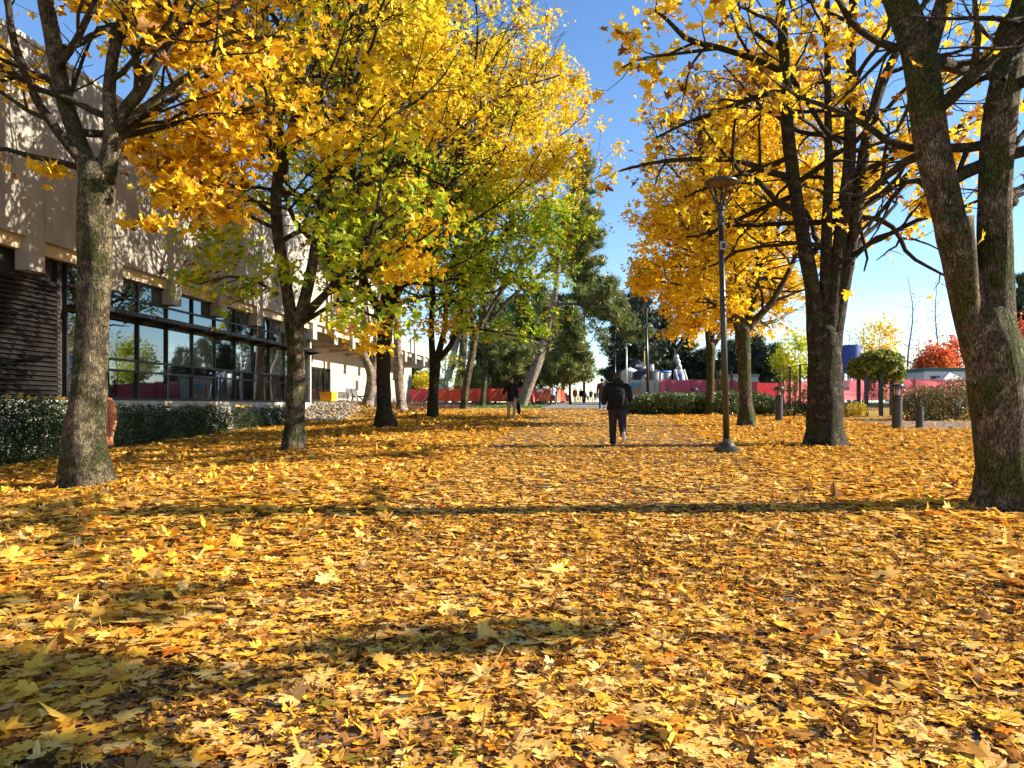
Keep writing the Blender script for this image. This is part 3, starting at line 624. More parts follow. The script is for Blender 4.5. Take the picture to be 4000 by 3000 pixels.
class Grower:
    def __init__(s, seed, env, twig=.6, dens=1., wob=.16, up=.04, kids=.40, minz=None):
        s.rng = np.random.default_rng(seed); s.env = env; s.tubes = []; s.anc = []; s.twig = twig; s.dens = dens; s.wob = wob; s.up = up; s.kids = kids
    def grow(s, p, d, L, r, lev, free=False):
        rng = s.rng; n = max(3, int(L / .28) + 1); st = L / (n - 1); pts = [p]; ds = [d]
        nz = rng.normal(0, s.wob * (1 if lev < 2 else 1.4), (n, 3))
        for i in range(n - 1):
            d = d + nz[i]; d[2] += s.up if lev else s.up * .6; d = d / math.sqrt(d.dot(d)); p = p + d * st
            if not free and not s.env.inside(p): break
            pts.append(p); ds.append(d)
        if len(pts) < 2: return
        n = len(pts); rr = np.linspace(r, max(r * .35, .005), n)
        s.tubes.append((np.array(pts), rr, 7 if lev == 0 else 5 if lev == 1 else 3))
        s.kids_of(pts, ds, rr, L, lev, free)
    def kids_of(s, pts, ds, rr, L, lev, free):
        rng = s.rng; n = len(pts)
        if lev >= 2:
            for i in range(1, n):
                s.anc.append(pts[i]); s.anc.append((pts[i] + pts[i - 1]) / 2)
            return
        m = max(1, int(L / (s.kids if lev == 0 else s.kids * .75) * s.dens))
        for q in range(m):
            t = .18 + .82 * (q + rng.random()) / m; i = min(n - 1, int(t * n)); d0 = ds[i]
            ax = rng.normal(0, 1, 3); ax -= ax.dot(d0) * d0; ax[2] *= .55; ax /= math.sqrt(ax.dot(ax)) + 1e-6
            an = rng.uniform(.5, 1.15); d = d0 * math.cos(an) + ax * math.sin(an)
            l2 = (L * rng.uniform(.32, .55) * (1.15 - .5 * t)) if lev == 0 else s.twig * rng.uniform(.6, 1.3)
            s.grow(pts[i], d, max(l2, .35), max(rr[i] * .6, .005), lev + 1, free)
        if lev == 1: s.anc.append(pts[-1])
    def limbs(s, stem, rad, z0, every=.55, maxl=4.5, elev=(.15, .75), bias=None):
        rng = s.rng; seg = np.linalg.norm(np.diff(stem, axis=0), axis=1); t = np.concatenate([[0], np.cumsum(seg)]); q = rng.uniform(0, every); az = rng.uniform(0, 6.28)
        while q < t[-1]:
            i = min(len(stem) - 1, int(np.searchsorted(t, q))); p = stem[i]; q += every * rng.uniform(.7, 1.3)
            az += 2.4 + rng.normal(0, .4)
            if p[2] < z0: continue
            el = rng.uniform(*elev); d = np.array([math.cos(az) * math.cos(el), math.sin(az) * math.cos(el), math.sin(el)])
            if bias is not None: d = d + np.array(bias) * rng.uniform(0, 1); d /= math.sqrt(d.dot(d))
            L = 0.; a = p.copy()
            while L < maxl and s.env.inside(a): a = a + d * .3; L += .3
            if L < .6: continue
            s.grow(p, d, L * rng.uniform(.75, 1.05), min(rad[i] * .5, .02 + .016 * L), 0)
def pix(lst, d, base=None):
    """photo pixels (px, py, width px[, depth offset]) -> points and radii at depth d"""
    a = []; r = []
    for q in lst:
        dd = d + (q[3] if len(q) > 3 else 0); a.append(P(q[0], q[1], dd)); r.append(q[2] / 2 / FPX * dd)
    return np.array(a), np.array(r)
def maple(name, label, base, trunk, stems, env, bark, seed, z0, count, tone, leaf=.15, tmpl=T_MID, limbs=(.55, 4.5), extra=(), dens=1., tilt=(.75, .45), lm=None, lowtone=None, top=None, group=None,
          gap=(.0, 1.1), up=.04, wob=.16, sides=20, kids=.4, flare=1.0, spread=.13, cat='tree', elev=(.15, .75), twig=.6, stub=None, hi=None, bias=None, rough=.075, clusters=()):
    b = at_ground(*base); d = b[1]
    g = Grower(seed, env, dens=dens, up=up, wob=wob, kids=kids, twig=twig); rng = g.rng
    e = empty(name, b, label=label, cat=cat, group=group)
    tb = MB()
    def big(lst, k, ground=False):
        pts, rad = pix(lst, d)
        if ground:
            pts[0] = b - np.array([0, 0, .15]); pts = np.vstack([pts[:1], b + (pts[1] - b) * .25 / max(.3, np.linalg.norm(pts[1] - b)), pts[1:]]); rad = np.concatenate([[rad[0] * 1.12 * flare], [rad[0] * .93 * flare], rad[1:]])
        p, r = spline(pts, rad, .14 if ground else .2)
        return p, r
    p, r = big(trunk, sides, True)
    dv = p[-1] - p[-2]; dv /= np.linalg.norm(dv); R_ = r[-1]
    p = np.vstack([p] + [p[-1:] + dv * R_ * q for q in (.35, .7, 1.0, 1.15)]); r = np.concatenate([r, R_ * np.array([.9, .68, .38, .12])])
    tb.ct = 0.; tb.tube(p - b, r, k=sides, wob=rough, rng=rng, lobes=.13); SP = [p]
    for sx_ in stems:
        pts, rad = pix(sx_, d)
        if top is not None and pts[-1][2] < top:          # carry the stem on above the frame
            dv = pts[-1] - pts[-2]; dv /= np.linalg.norm(dv); q = pts[-1]; rr = rad[-1]
            while q[2] < top:
                dv = dv + rng.normal(0, .10, 3); dv[2] = abs(dv[2]) + .12; dv /= np.linalg.norm(dv); q = q + dv * .9; rr = max(rr * .86, .012)
                pts = np.vstack([pts, q]); rad = np.append(rad, rr)
        p, r = spline(pts, rad, .2); tb.ct = .08; tb.tube(p - b, r, k=max(8, sides - 6), wob=rough, rng=rng); SP.append(p)
        g.limbs(p, r, z0, limbs[0], limbs[1], elev=elev, bias=bias)
    for sx_ in extra:                                      # branches traced from the photo; they carry twigs wherever they reach
        pts, rad = pix(sx_, d); p, r = spline(pts, rad, .25); tb.ct = .55; tb.tube(p - b, r, k=8, wob=rough * 1.6, rng=rng)
        ds = np.gradient(p, axis=0); ds /= np.linalg.norm(ds, axis=1)[:, None]
        L = np.linalg.norm(np.diff(p, axis=0), axis=1).sum()
        g.kids_of(list(p), list(ds), r, L, 0, True)
    for pts, rr, k in g.tubes: tb.ct = .7 if k > 4 else .95; tb.tube(pts - b, rr, k=k, cap=False)
    tb.ct = 0.
    if stub is not None:
        pts, rad = pix(stub, d); p, r = spline(pts, rad, .15); tb.tube(p - b, r, k=12, wob=rough, rng=rng)
    tb.build('trunk', bark, e, smooth=True, tone=True)
    if count and g.anc:
        A = np.array(g.anc); nv = vnoise(A, seed + 1, .8)
        wgt = np.clip(gap[1] + .9 * (nv - gap[0]), .02, 2.2)
        SPa = np.vstack(SP); SPa = SPa[SPa[:, 2] > z0 - .5]
        dm = np.min(np.linalg.norm(A[:, None, :2] - SPa[None, ::3, :2], axis=2) + .5 * np.abs(A[:, None, 2] - SPa[None, ::3, 2]), axis=1)
        wgt *= .06 + sst(.5, 2.0, dm); wgt /= wgt.sum()
        idx = rng.choice(len(A), count, p=wgt)
        q = A[idx] + rng.normal(0, spread, (count, 3)); q[:, 2] -= rng.uniform(0, spread, count)
        for (cx_, cy_, cdo, rx_, ry_, nn, *_t) in clusters:      # leaf sprays traced from the photo: centre px, radii px
            c_ = P(cx_, cy_, d + cdo); sc_ = (d + cdo) / FPX
            q = np.vstack([q, c_ + np.clip(rng.normal(0, .5, (nn, 3)), -1.1, 1.1) * np.array([rx_ * sc_, rx_ * sc_ * .8, ry_ * sc_])])
        N = len(q)
        tn = tone[0] + tone[1] * vnoise(q, seed + 2, .55) + rng.normal(0, tone[2], N)
        if lowtone is not None:                             # some boughs of the left row are still green
            gz = sst(lowtone[1], lowtone[0], q[:, 2] + 1.1 * vnoise(q, seed + 3, .5)) * (rng.random(N) < .93)
            tn = tn * (1 - gz) + (lowtone[2] + rng.normal(0, .05, N)) * gz
        if hi is not None: tn = np.where(rng.random(N) < .65 * sst(hi[0], hi[1], q[:, 2] + .8 * vnoise(q, seed + 5, .7)), rng.uniform(.08, .28, N), tn)
        if clusters:
            tn[count:] = np.concatenate([rng.normal(q_[6] if len(q_) > 6 else .54, .06, q_[5]) for q_ in clusters])
        br = rng.random(N) < tone[3]; tn = np.where(br, rng.uniform(0, .2, N), tn)
        cr = MB(); put_leaves(cr, rng, q - b, np.clip(rng.normal(leaf, leaf * .22, N), leaf * .45, leaf * 1.6), np.clip(tn, 0, 1), tmpl, tilt, .28)
        cr.build('crown', lm or MAPLE, e, tone=True)
    return e

# left row
YT = (.61, .10, .07, .06)
maple('maple_tree', 'thick lichen spotted maple at the left edge, forking high in front of the concrete building', (330, 1900),
      [(328, 1905, 185), (328, 1713, 145), (350, 1496, 127), (363, 1279, 119), (372, 989, 123), (374, 800, 126), (376, 690, 128)],
      [[(352, 700, 84), (335, 630, 76), (307, 560, 66), (250, 380, 62), (205, 150, 60), (165, -60, 54)],
       [(405, 705, 84), (428, 620, 72), (440, 542, 62), (428, 420, 52), (425, 362, 48), (443, 208, 44), (493, 45, 40), (520, -120, 34)]],
      Env((-6.6, 12.0, 8.6), (4.4, 3.8, 4.8), 4.5), BARK_PALE, 101, 5.3, 2600, (.42, .12, .08, .14), leaf=.16, tmpl=T_MID, dens=.75, top=13.,
      extra=[[(440, 545, 42), (480, 440, 50), (543, 362, 48), (615, 235, 44), (690, 120, 38), (760, -20, 30)],
             [(430, 540, 26), (500, 470, 25), (588, 398, 25), (768, 271, 21), (904, 163, 18), (1130, 140, 10)],
             [(320, 660, 26), (230, 632, 22), (136, 615, 20), (0, 579, 15), (-120, 600, 10)],
             [(560, -40, 22), (640, 40, 20), (780, 100, 18), (930, 20, 15), (1010, -60, 10)],
             [(300, 560, 18), (270, 420, 16), (300, 300, 13), (380, 110, 11), (450, 95, 8)]],
      clusters=[(600, 90, 0, 120, 90, 210), (680, 190, .4, 110, 70, 150), (800, 150, .3, 60, 90, 70), (330, 20, 0, 130, 30, 60), (780, 560, 1.5, 190, 70, 260), (720, 740, 1.5, 150, 80, 240), (880, 480, 2, 150, 60, 150), (590, 870, 1.2, 120, 20, 60), (200, 660, 0, 70, 25, 40), (680, 640, 1.4, 150, 60, 150, .46), (900, 640, 2.0, 170, 70, 200, .48), (830, 820, 2.2, 170, 70, 180, .44), (980, 540, 2.2, 120, 70, 130), (520, 560, 1.0, 80, 60, 70, .46)], flare=1.05, rough=.075)
maple('maple_tree', 'slim pale maple with two tall mottled stems in front of the window wall', (1145, 1757),
      [(1145, 1758, 100), (1150, 1650, 73), (1157, 1500, 68), (1155, 1350, 64), (1152, 1255, 78)],
      [[(1140, 1262, 54), (1120, 1130, 45), (1085, 900, 43), (1080, 740, 41), (1098, 590, 36), (1085, 420, 30), (1055, 220, 27), (1035, 50, 24), (1030, -120, 20)],
       [(1100, 640, 30), (1150, 450, 30), (1165, 250, 29), (1180, 100, 25), (1165, -80, 20)],
       [(1168, 1262, 54), (1215, 1060, 43), (1250, 860, 41), (1290, 690, 39), (1330, 560, 33), (1370, 350, 29), (1400, 180, 25), (1420, 0, 21)],
       [(1300, 660, 24), (1240, 560, 22), (1210, 430, 20), (1190, 350, 14)]],
      Env((-4.4, 17, 9.0), (5.2, 4.4, 6.2), 4.2), BARK_PALE, 102, 4.9, 14500, YT, leaf=.15, gap=(.2, .6), top=14.5, lowtone=(5.4, 7.6, .82), group='maples of the left row',
      extra=[[(1180, 1245, 42), (1290, 1130, 27, -.4), (1400, 1010, 23, -.9), (1460, 880, 18, -1.3), (1490, 700, 13, -1.6)],
             [(1290, 1130, 18, -.4), (1400, 1080, 15, -1.2), (1500, 1000, 13, -2), (1620, 950, 10, -2.6), (1750, 860, 8, -3)],
             [(1200, 1250, 20), (1330, 1180, 15, -.8), (1420, 1220, 12, -1.6), (1500, 1250, 8, -2.2)],
             [(1085, 1150, 16), (1000, 1100, 13, -.5), (900, 1080, 10, -.8), (780, 1110, 7, -1)],
             [(1085, 900, 18), (980, 850, 14, -.4), (860, 830, 10, -.8)]],
      clusters=[(1570, 1000, -2.3, 130, 70, 90), (1690, 880, -2.5, 130, 80, 90), (1390, 1290, -1.6, 110, 45, 80), (1320, 1270, -1.2, 80, 40, 40), (1570, 1080, -2, 90, 40, 60), (1640, 1050, -2.4, 90, 50, 80), (1440, 1360, -1.8, 80, 35, 55), (900, 1000, -.6, 170, 70, 200, .81), (760, 1090, -.8, 100, 45, 90, .80), (960, 1130, -.6, 120, 40, 90, .82), (820, 900, -.6, 120, 50, 110, .76), (1130, 1060, -.8, 120, 60, 90, .83), (1320, 900, -1., 120, 70, 130, .81), (1400, 800, -1., 120, 70, 120, .79)])
maple('maple_tree', 'dark mossy maple standing in shade right of the slim two stemmed maple', (1505, 1669),
      [(1507, 1670, 84), (1502, 1600, 58), (1498, 1450, 56), (1503, 1320, 56), (1510, 1200, 58)],
      [[(1505, 1215, 46), (1520, 1050, 42), (1535, 860, 38), (1525, 650, 32), (1540, 420, 26), (1530, 200, 20), (1550, 0, 14)],
       [(1498, 1230, 34), (1440, 1140, 30), (1399, 1020, 27), (1370, 820, 24), (1380, 600, 20), (1330, 400, 15)],
       [(1520, 1210, 32), (1590, 1080, 27), (1680, 960, 24), (1760, 780, 20), (1800, 560, 16), (1850, 350, 12)]],
      Env((-2.7, 24, 9.6), (5.6, 5.2, 6.6), 4.4), BARK_DARK, 103, 5.0, 26000, (.63, .10, .07, .06), leaf=.145, tmpl=T_LOW, top=15.2, lowtone=(7.6, 10.6, .86), group='maples of the left row', limbs=(.42, 6.5), bias=(.35, -.1, 0), gap=(.15, .7), dens=.95, kids=.46,
      extra=[[(1520, 1200, 20), (1640, 1160, 15, -.5), (1760, 1150, 11, -1), (1850, 1180, 7, -1.4)]],
      clusters=[(1590, 1290, -1, 120, 40, 150)])
maple('maple_tree', 'dark maple forking low into three, beside the balcony end of the building', (1690, 1631),
      [(1691, 1632, 50), (1693, 1530, 37), (1700, 1400, 44)],
      [[(1690, 1400, 26), (1685, 1280, 24), (1690, 1120, 21), (1650, 900, 18), (1680, 650, 14), (1660, 450, 10)],
       [(1708, 1400, 26), (1735, 1290, 22), (1750, 1120, 20), (1790, 900, 17), (1780, 650, 14), (1810, 400, 10)],
       [(1712, 1405, 26), (1765, 1340, 22), (1800, 1210, 21), (1860, 1020, 18), (1930, 820, 15), (1990, 620, 11)]],
      Env((-.5, 30, 9.6), (5.6, 5.6, 6.4), 4.2), BARK_DARK, 104, 4.6, 27000, (.63, .11, .07, .06), leaf=.155, tmpl=T_LOW, top=15, lowtone=(7.8, 11.6, .86), group='maples of the left row', limbs=(.42, 6.5), bias=(.35, -.1, 0), gap=(.15, .7), dens=.85, kids=.5,
      clusters=[(1740, 1270, -.6, 110, 60, 330)])
maple('maple_tree', 'slender pale maple leaning right, third trunk before the leaning pines', (1812, 1597),
      [(1810, 1598, 36), (1822, 1500, 28), (1845, 1380, 25), (1856, 1310, 27)],
      [[(1858, 1315, 18), (1885, 1200, 16), (1900, 1000, 14), (1960, 800, 11), (2010, 600, 8)],
       [(1850, 1310, 17), (1835, 1180, 15), (1840, 1000, 13), (1830, 800, 10)],
       [(1860, 1312, 17), (1930, 1180, 15), (2030, 1040, 13), (2120, 880, 11), (2180, 680, 8)]],
      Env((.9, 38, 10.4), (5.0, 5.5, 5.9), 5.0), BARK_PALE, 105, 5.0, 33000, (.67, .11, .06, .05), leaf=.165, tmpl=T_LOW, top=14.5, lowtone=(9.0, 13.2, .84), group='maples of the left row', limbs=(.42, 6.5), bias=(.35, -.1, 0), dens=.8, kids=.55,
      clusters=[(1960, 1260, -.5, 130, 50, 330), (1850, 1270, -.5, 90, 60, 200), (2120, 1320, -1, 60, 45, 150), (2060, 1240, -1, 130, 50, 380), (2220, 1170, -1.5, 130, 60, 420, .8), (2300, 1050, -1.5, 90, 120, 520, .8), (2300, 800, -1.5, 90, 160, 520, .72)])
maple('maple_tree', 'thin straight brown maple, last of the left row before the leaning pines', (1885, 1587),
      [(1885, 1588, 26), (1892, 1480, 21), (1898, 1340, 20), (1900, 1260, 20)],
      [[(1898, 1265, 15), (1880, 1120, 13), (1900, 900, 10), (1890, 700, 8)], [(1904, 1265, 15), (1960, 1120, 12), (2030, 950, 10), (2080, 800, 7)], [(1906, 1268, 15), (2000, 1160, 13), (2120, 1060, 11), (2220, 930, 9), (2280, 760, 6)]],
      Env((1.9, 45, 10.2), (4.3, 5.0, 5.6), 5.6), BARK_MID, 106, 5.4, 28000, (.68, .11, .06, .06), leaf=.175, tmpl=T_LOW, top=13.5, lowtone=(10., 14.5, .84), group='maples of the left row', limbs=(.42, 6.5), bias=(.35, -.1, 0), dens=.8, kids=.55)

# right row
maple('maple_tree', 'huge leaning maple at the right edge, two thick nearly bare stems with a sawn stub', (3945, 1985),
      [(3950, 1990, 262), (3928, 1800, 215), (3906, 1600, 206), (3884, 1420, 205), (3862, 1320, 196), (3845, 1240, 160)],
      [[(3842, 1400, 132), (3806, 1260, 132), (3762, 1090, 122), (3704, 845, 121), (3641, 576, 126), (3591, 230, 120), (3510, 0, 104), (3430, -260, 84)],
       [(3900, 1400, 142), (3890, 1260, 136), (3885, 1120, 124), (3886, 768, 114), (3905, 461, 118), (3950, 230, 104), (4005, 0, 90), (4060, -260, 72)],
       [(3615, 240, 60), (3650, 120, 62), (3690, -10, 58), (3730, -220, 46)]],
      Env((6.2, 9.0, 7.8), (4.2, 4.0, 4.6), 3.6), BARK_RIGHT, 111, 3.9, 420, (.52, .06, .06, .25), leaf=.15, dens=.62, top=11.5, limbs=(.42, 3.6), elev=(-.1, .6), sides=24, rough=.075, tilt=(.9, .4), kids=.34,
      stub=[(3800, 1300, 80, .0), (3784, 1200, 76, -.12), (3772, 1050, 78, -.2), (3762, 900, 78, -.26), (3760, 850, 78, -.26)], bias=(.5, .1, 0),
      extra=[[(3690, 800, 30), (3560, 700, 22, .6), (3440, 830, 16, 1.2), (3330, 930, 10, 1.8)]])
maple('maple_tree', 'stout dark maple splitting into four black upright stems, right of the lamp post', (3225, 1742),
      [(3226, 1744, 158), (3222, 1650, 132), (3220, 1500, 128), (3222, 1400, 120), (3222, 1310, 100)],
      [[(3200, 1420, 84), (3188, 1290, 70), (3176, 1153, 58), (3135, 920, 54), (3099, 692, 50), (3075, 480, 47), (3068, 307, 44), (3053, 60, 38), (3040, -120, 32)],
       [(3224, 1400, 64), (3222, 1270, 54), (3223, 1153, 46), (3230, 900, 40), (3237, 692, 34), (3234, 430, 28), (3232, 200, 24), (3230, -60, 18)],
       [(3236, 1420, 78), (3243, 1275, 64), (3262, 1080, 56), (3300, 800, 52), (3318, 620, 46), (3322, 400, 40), (3325, 200, 36), (3332, 20, 31), (3330, -140, 26)],
       [(3245, 1420, 70), (3266, 1260, 56), (3310, 1050, 48), (3350, 800, 46), (3376, 600, 42), (3415, 420, 38), (3470, 270, 34), (3540, 130, 28), (3620, 0, 22)]],
      Env((7.3, 17, 8.8), (4.9, 4.4, 5.6), 4.6), BARK_DARK, 112, 4.6, 3400, (.57, .06, .05, .10), leaf=.16, dens=.62, top=13.5, limbs=(.8, 4.4), elev=(.0, .6), sides=20, tilt=(.9, .4), gap=(.35, .25), kids=.5,
      extra=[[(3085, 690, 28), (2990, 668, 25, -.2), (2900, 630, 23, -.3), (2780, 622, 21, -.4), (2650, 625, 18, -.4), (2530, 640, 14, -.4), (2420, 668, 8, -.3)],
             [(3068, 285, 26), (2960, 235, 24, -.2), (2820, 190, 22, -.4), (2680, 150, 20, -.6), (2610, 80, 15, -.7), (2560, 40, 10, -.8)],
             [(3060, 350, 22), (2920, 390, 20, .3), (2800, 440, 18, .4), (2680, 480, 13, .5), (2560, 540, 8, .6)],
             [(3110, 760, 22), (3010, 800, 20, .4), (2900, 850, 17, .8), (2790, 900, 12, 1.2)],
             [(3310, 850, 30), (3400, 790, 26, .1), (3490, 730, 24, .2), (3580, 650, 20, .3), (3700, 540, 12, .4)],
             [(3330, 850, 22), (3430, 855, 20, -.1), (3500, 900, 19, -.2), (3545, 990, 16, -.3), (3640, 1050, 12, -.4), (3720, 1090, 8, -.4)],
             [(3330, 590, 18), (3450, 580, 17, .2), (3600, 585, 16, .4), (3680, 590, 12, .5)],
             [(3350, 850, 16, .2), (3375, 950, 12, .2), (3390, 1030, 9, .2), (3375, 1060, 6, .2)],
             [(2800, 190, 14, -.4), (2640, 210, 12, -.7), (2500, 230, 9, -1), (2430, 265, 6, -1.1)],
             [(3090, 300, 20), (3170, 420, 20, -.2), (3230, 520, 20, -.4), (3290, 560, 18, -.4)]],
      clusters=[(2590, 50, -.7, 100, 50, 60), (2980, 120, -.3, 260, 110, 130), (3260, 170, -.5, 120, 90, 110), (3180, 60, -.2, 200, 60, 90), (2750, 160, -.4, 120, 60, 40), (2640, 400, .3, 140, 110, 90), (2850, 480, .3, 90, 90, 60), (2420, 270, -1, 30, 20, 10), (3420, 110, -.6, 90, 60, 60)])
maple('maple_tree', 'bright yellow maple with a brown trunk just behind the near lamp post', (2917, 1666),
      [(2918, 1667, 76), (2913, 1570, 52), (2906, 1420, 48), (2900, 1290, 56)],
      [[(2890, 1295, 34), (2860, 1210, 28), (2800, 1050, 24), (2760, 850, 20), (2740, 600, 15), (2730, 400, 10)],
       [(2900, 1290, 32), (2893, 1100, 27), (2880, 850, 23), (2870, 600, 18), (2860, 350, 12)],
       [(2910, 1290, 32), (2950, 1120, 26), (2985, 900, 22), (3010, 650, 16), (3040, 420, 10)],
       [(2915, 1290, 28), (2975, 1225, 27), (3015, 1180, 24), (3090, 1040, 20), (3160, 860, 15), (3220, 700, 10)]],
      Env((7.5, 24, 8.1), (4.2, 4.2, 4.6), 3.75), BARK_MID, 113, 3.9, 24000, (.57, .06, .05, .05), leaf=.145, tmpl=T_LOW, top=11.5, group='yellow maples of the right row', kids=.44, gap=(.1, .9), hi=(8.6, 11.),
      extra=[[(2870, 1260, 16), (2780, 1180, 13, -.5), (2680, 1120, 10, -.9), (2580, 1100, 7, -1.2)]])
maple('maple_tree', 'slim yellow maple between the shrubs and the squat bollard light', (2770, 1622),
      [(2772, 1624, 46), (2774, 1560, 34), (2775, 1440, 31), (2776, 1350, 36)],
      [[(2770, 1355, 24), (2760, 1260, 21), (2720, 1100, 18), (2680, 900, 14), (2660, 750, 9)],
       [(2778, 1350, 22), (2790, 1200, 19), (2800, 1000, 16), (2790, 800, 11)],
       [(2784, 1355, 20), (2830, 1280, 18), (2880, 1150, 15), (2920, 950, 11)]],
      Env((7.6, 30.3, 8.3), (4.3, 4.2, 4.6), 3.9), BARK_MID, 114, 4.0, 23000, (.56, .06, .06, .06), leaf=.155, tmpl=T_LOW, top=11.5, group='yellow maples of the right row', kids=.48, gap=(.1, .9), hi=(9.6, 12.))
maple('maple_tree', 'small dark trunked maple in front of the tanks, farthest of the yellow maples', (2622, 1572),
      [(2621, 1573, 28), (2621, 1500, 21), (2626, 1400, 20), (2628, 1370, 27)],
      [[(2620, 1372, 16), (2590, 1320, 13), (2540, 1240, 11), (2500, 1120, 8)],
       [(2626, 1368, 16), (2650, 1270, 14), (2660, 1120, 11), (2650, 950, 8)],
       [(2634, 1372, 18), (2665, 1330, 15), (2690, 1250, 13), (2730, 1120, 9)]],
      Env((8.6, 42, 7.6), (3.6, 4.0, 4.2), 4.2), BARK_DARK, 115, 4.0, 8000, (.52, .07, .06, .08), leaf=.165, tmpl=T_LOW, top=10.5, group='yellow maples of the right row', kids=.5, gap=(.2, .6),
      clusters=[(2520, 1290, -3, 70, 50, 120), (2500, 1370, -3, 60, 40, 70), (2590, 1420, -3, 60, 40, 110)])
# unseen maple, inferred from its shadow; crown shaped to shade the foreground
def offmaple(x, y, seed, count, label, r=(4.4, 4.0, 4.4), z=8.2):
    q = P(2000, HOR, y); px = 2000 + x * FPX / y; gz = float(G(x, y)); py = HOR - (gz - CZ) * FPX / y
    k = FPX / y
    def at(dx, dz, wd): return (px + dx * k, py - dz * k, wd * k)
    maple('maple_tree', label, (px, py) if y > 2.2 else (px, py), [at(0, 0, .62), at(.02, .8, .5), at(0, 2.2, .46), at(-.05, 3.4, .5)],
          [[at(.15, 3.3, .3), at(.5, 5, .24), at(.9, 7.2, .18), at(1.0, 9, .12)], [at(.1, 3.3, .3), at(.4, 5.4, .24), at(.5, 8, .16)], [at(.2, 3.3, .26), at(1.1, 5, .2), at(1.8, 7.2, .13)]],
          Env((x - 1.2, y + 2.0, 7.0), (2.8, 3.5, 2.5), 4.5), BARK_MID, seed, 4.6, count, (.55, .07, .06, .08), leaf=.18, tmpl=T_LOW, top=9.2, gap=(.15, .7), kids=.5, dens=.8, bias=(0, .9, .1), limbs=(.3, 6.5))
OFF = [(11.2, 2.6, 121, 10500, 'yellow maple standing off to the right whose shade falls on the nearest leaves')]
for a in OFF: offmaple(*a[:5])

# pines by the entrance bank, and behind
def pine(label, base, trunk, env, seed, count, z0, bark=BARK_PINE, extra=(), stems=(), group=None, name='pine_tree', tone=(.55, .12, .14, .06), leaf=.30, top=None, kids=.55):
    return maple(name, label, base, trunk, stems, env, bark, seed, z0, count, tone, leaf=leaf, tmpl=T_TUFT, lm=PINE, tilt=(.8, .8), spread=.22, group=group, extra=extra, kids=kids, limbs=(.6, 5.), top=top, elev=(-.15, .5), flare=1.0, dens=.8)
pine('pale barked pine with a strongly curved trunk on the mulch bank by the entrance', (1437, 1584),
     [(1437, 1585, 46), (1446, 1530, 40), (1452, 1460, 40), (1425, 1385, 38), (1420, 1330, 34), (1428, 1250, 32)], Env((-7.6, 40, 12), (4.5, 4.5, 4.4), 8.0), 131, 3500, 8.2,
     stems=[[(1428, 1255, 32), (1415, 1050, 28), (1440, 850, 22), (1430, 700, 14)], [(1455, 1450, 24), (1470, 1380, 22), (1465, 1250, 18), (1500, 1050, 14), (1520, 850, 9)]], top=15)
pine('straight pale barked pine on the bank between the dark maples', (1570, 1602),
     [(1569, 1603, 44), (1562, 1540, 36), (1556, 1420, 34), (1552, 1300, 30)], Env((-5.8, 39, 12.2), (4.2, 4.5, 4.2), 8.4), 132, 3500, 8.5, stems=[[(1552, 1305, 30), (1550, 1100, 24), (1540, 900, 18), (1550, 720, 12)]], top=15)
for i, (a, tr, tp, lb) in enumerate([((1735, 1568), [(1735, 1569, 34), (1752, 1480, 27), (1768, 1400, 26), (1782, 1340, 24)], (1800, 1200), 'brown pine trunk leaning right behind the low forked maple'),
                                     ((1772, 1567), [(1772, 1568, 40), (1795, 1480, 32), (1808, 1380, 31), (1812, 1300, 28)], (1815, 1150), 'thick brown pine trunk behind the slender leaning maple'),
                                     ((1860, 1572), [(1858, 1573, 34), (1868, 1480, 24), (1872, 1400, 24), (1878, 1320, 20)], (1890, 1150), 'brown pine trunk rising between the two thin maples'),
                                     ((1905, 1572), [(1904, 1573, 28), (1912, 1480, 24), (1918, 1400, 22), (1922, 1330, 18)], (1930, 1150), 'pale pine trunk behind the man in the black coat')]):
    d = at_ground(*a)[1]; x = (tp[0] - 2000) / FPX * d
    pine(lb, a, tr, Env((x, d, 10.5), (4.6, 4.6, 4.6), 6.2), 140 + i, 3200, 6.4, bark=BARK_PINE if i in (0, 3) else BARK_MID, stems=[[tr[-1], (tp[0], tp[1], 20), (tp[0] + 20, tp[1] - 200, 12)]], group='pines beyond the left row', top=13)
pine('big pale pine trunk leaning right over the grass by the walk', (2035, 1586),
     [(2030, 1587, 48), (2060, 1520, 44), (2095, 1430, 40), (2118, 1354, 36), (2135, 1290, 32)], Env((3.0, 50, 9.5), (5.2, 5.0, 4.8), 5.2), 151, 4200, 5.6, stems=[[(2135, 1292, 30), (2165, 1180, 24), (2180, 1050, 18), (2200, 900, 10)]], top=13,
     extra=[[(2120, 1350, 12), (2060, 1325, 9, -1), (1990, 1330, 6, -2)], [(2160, 1190, 14), (2260, 1190, 10, 1), (2380, 1240, 7, 2), (2450, 1300, 4, 2)]])

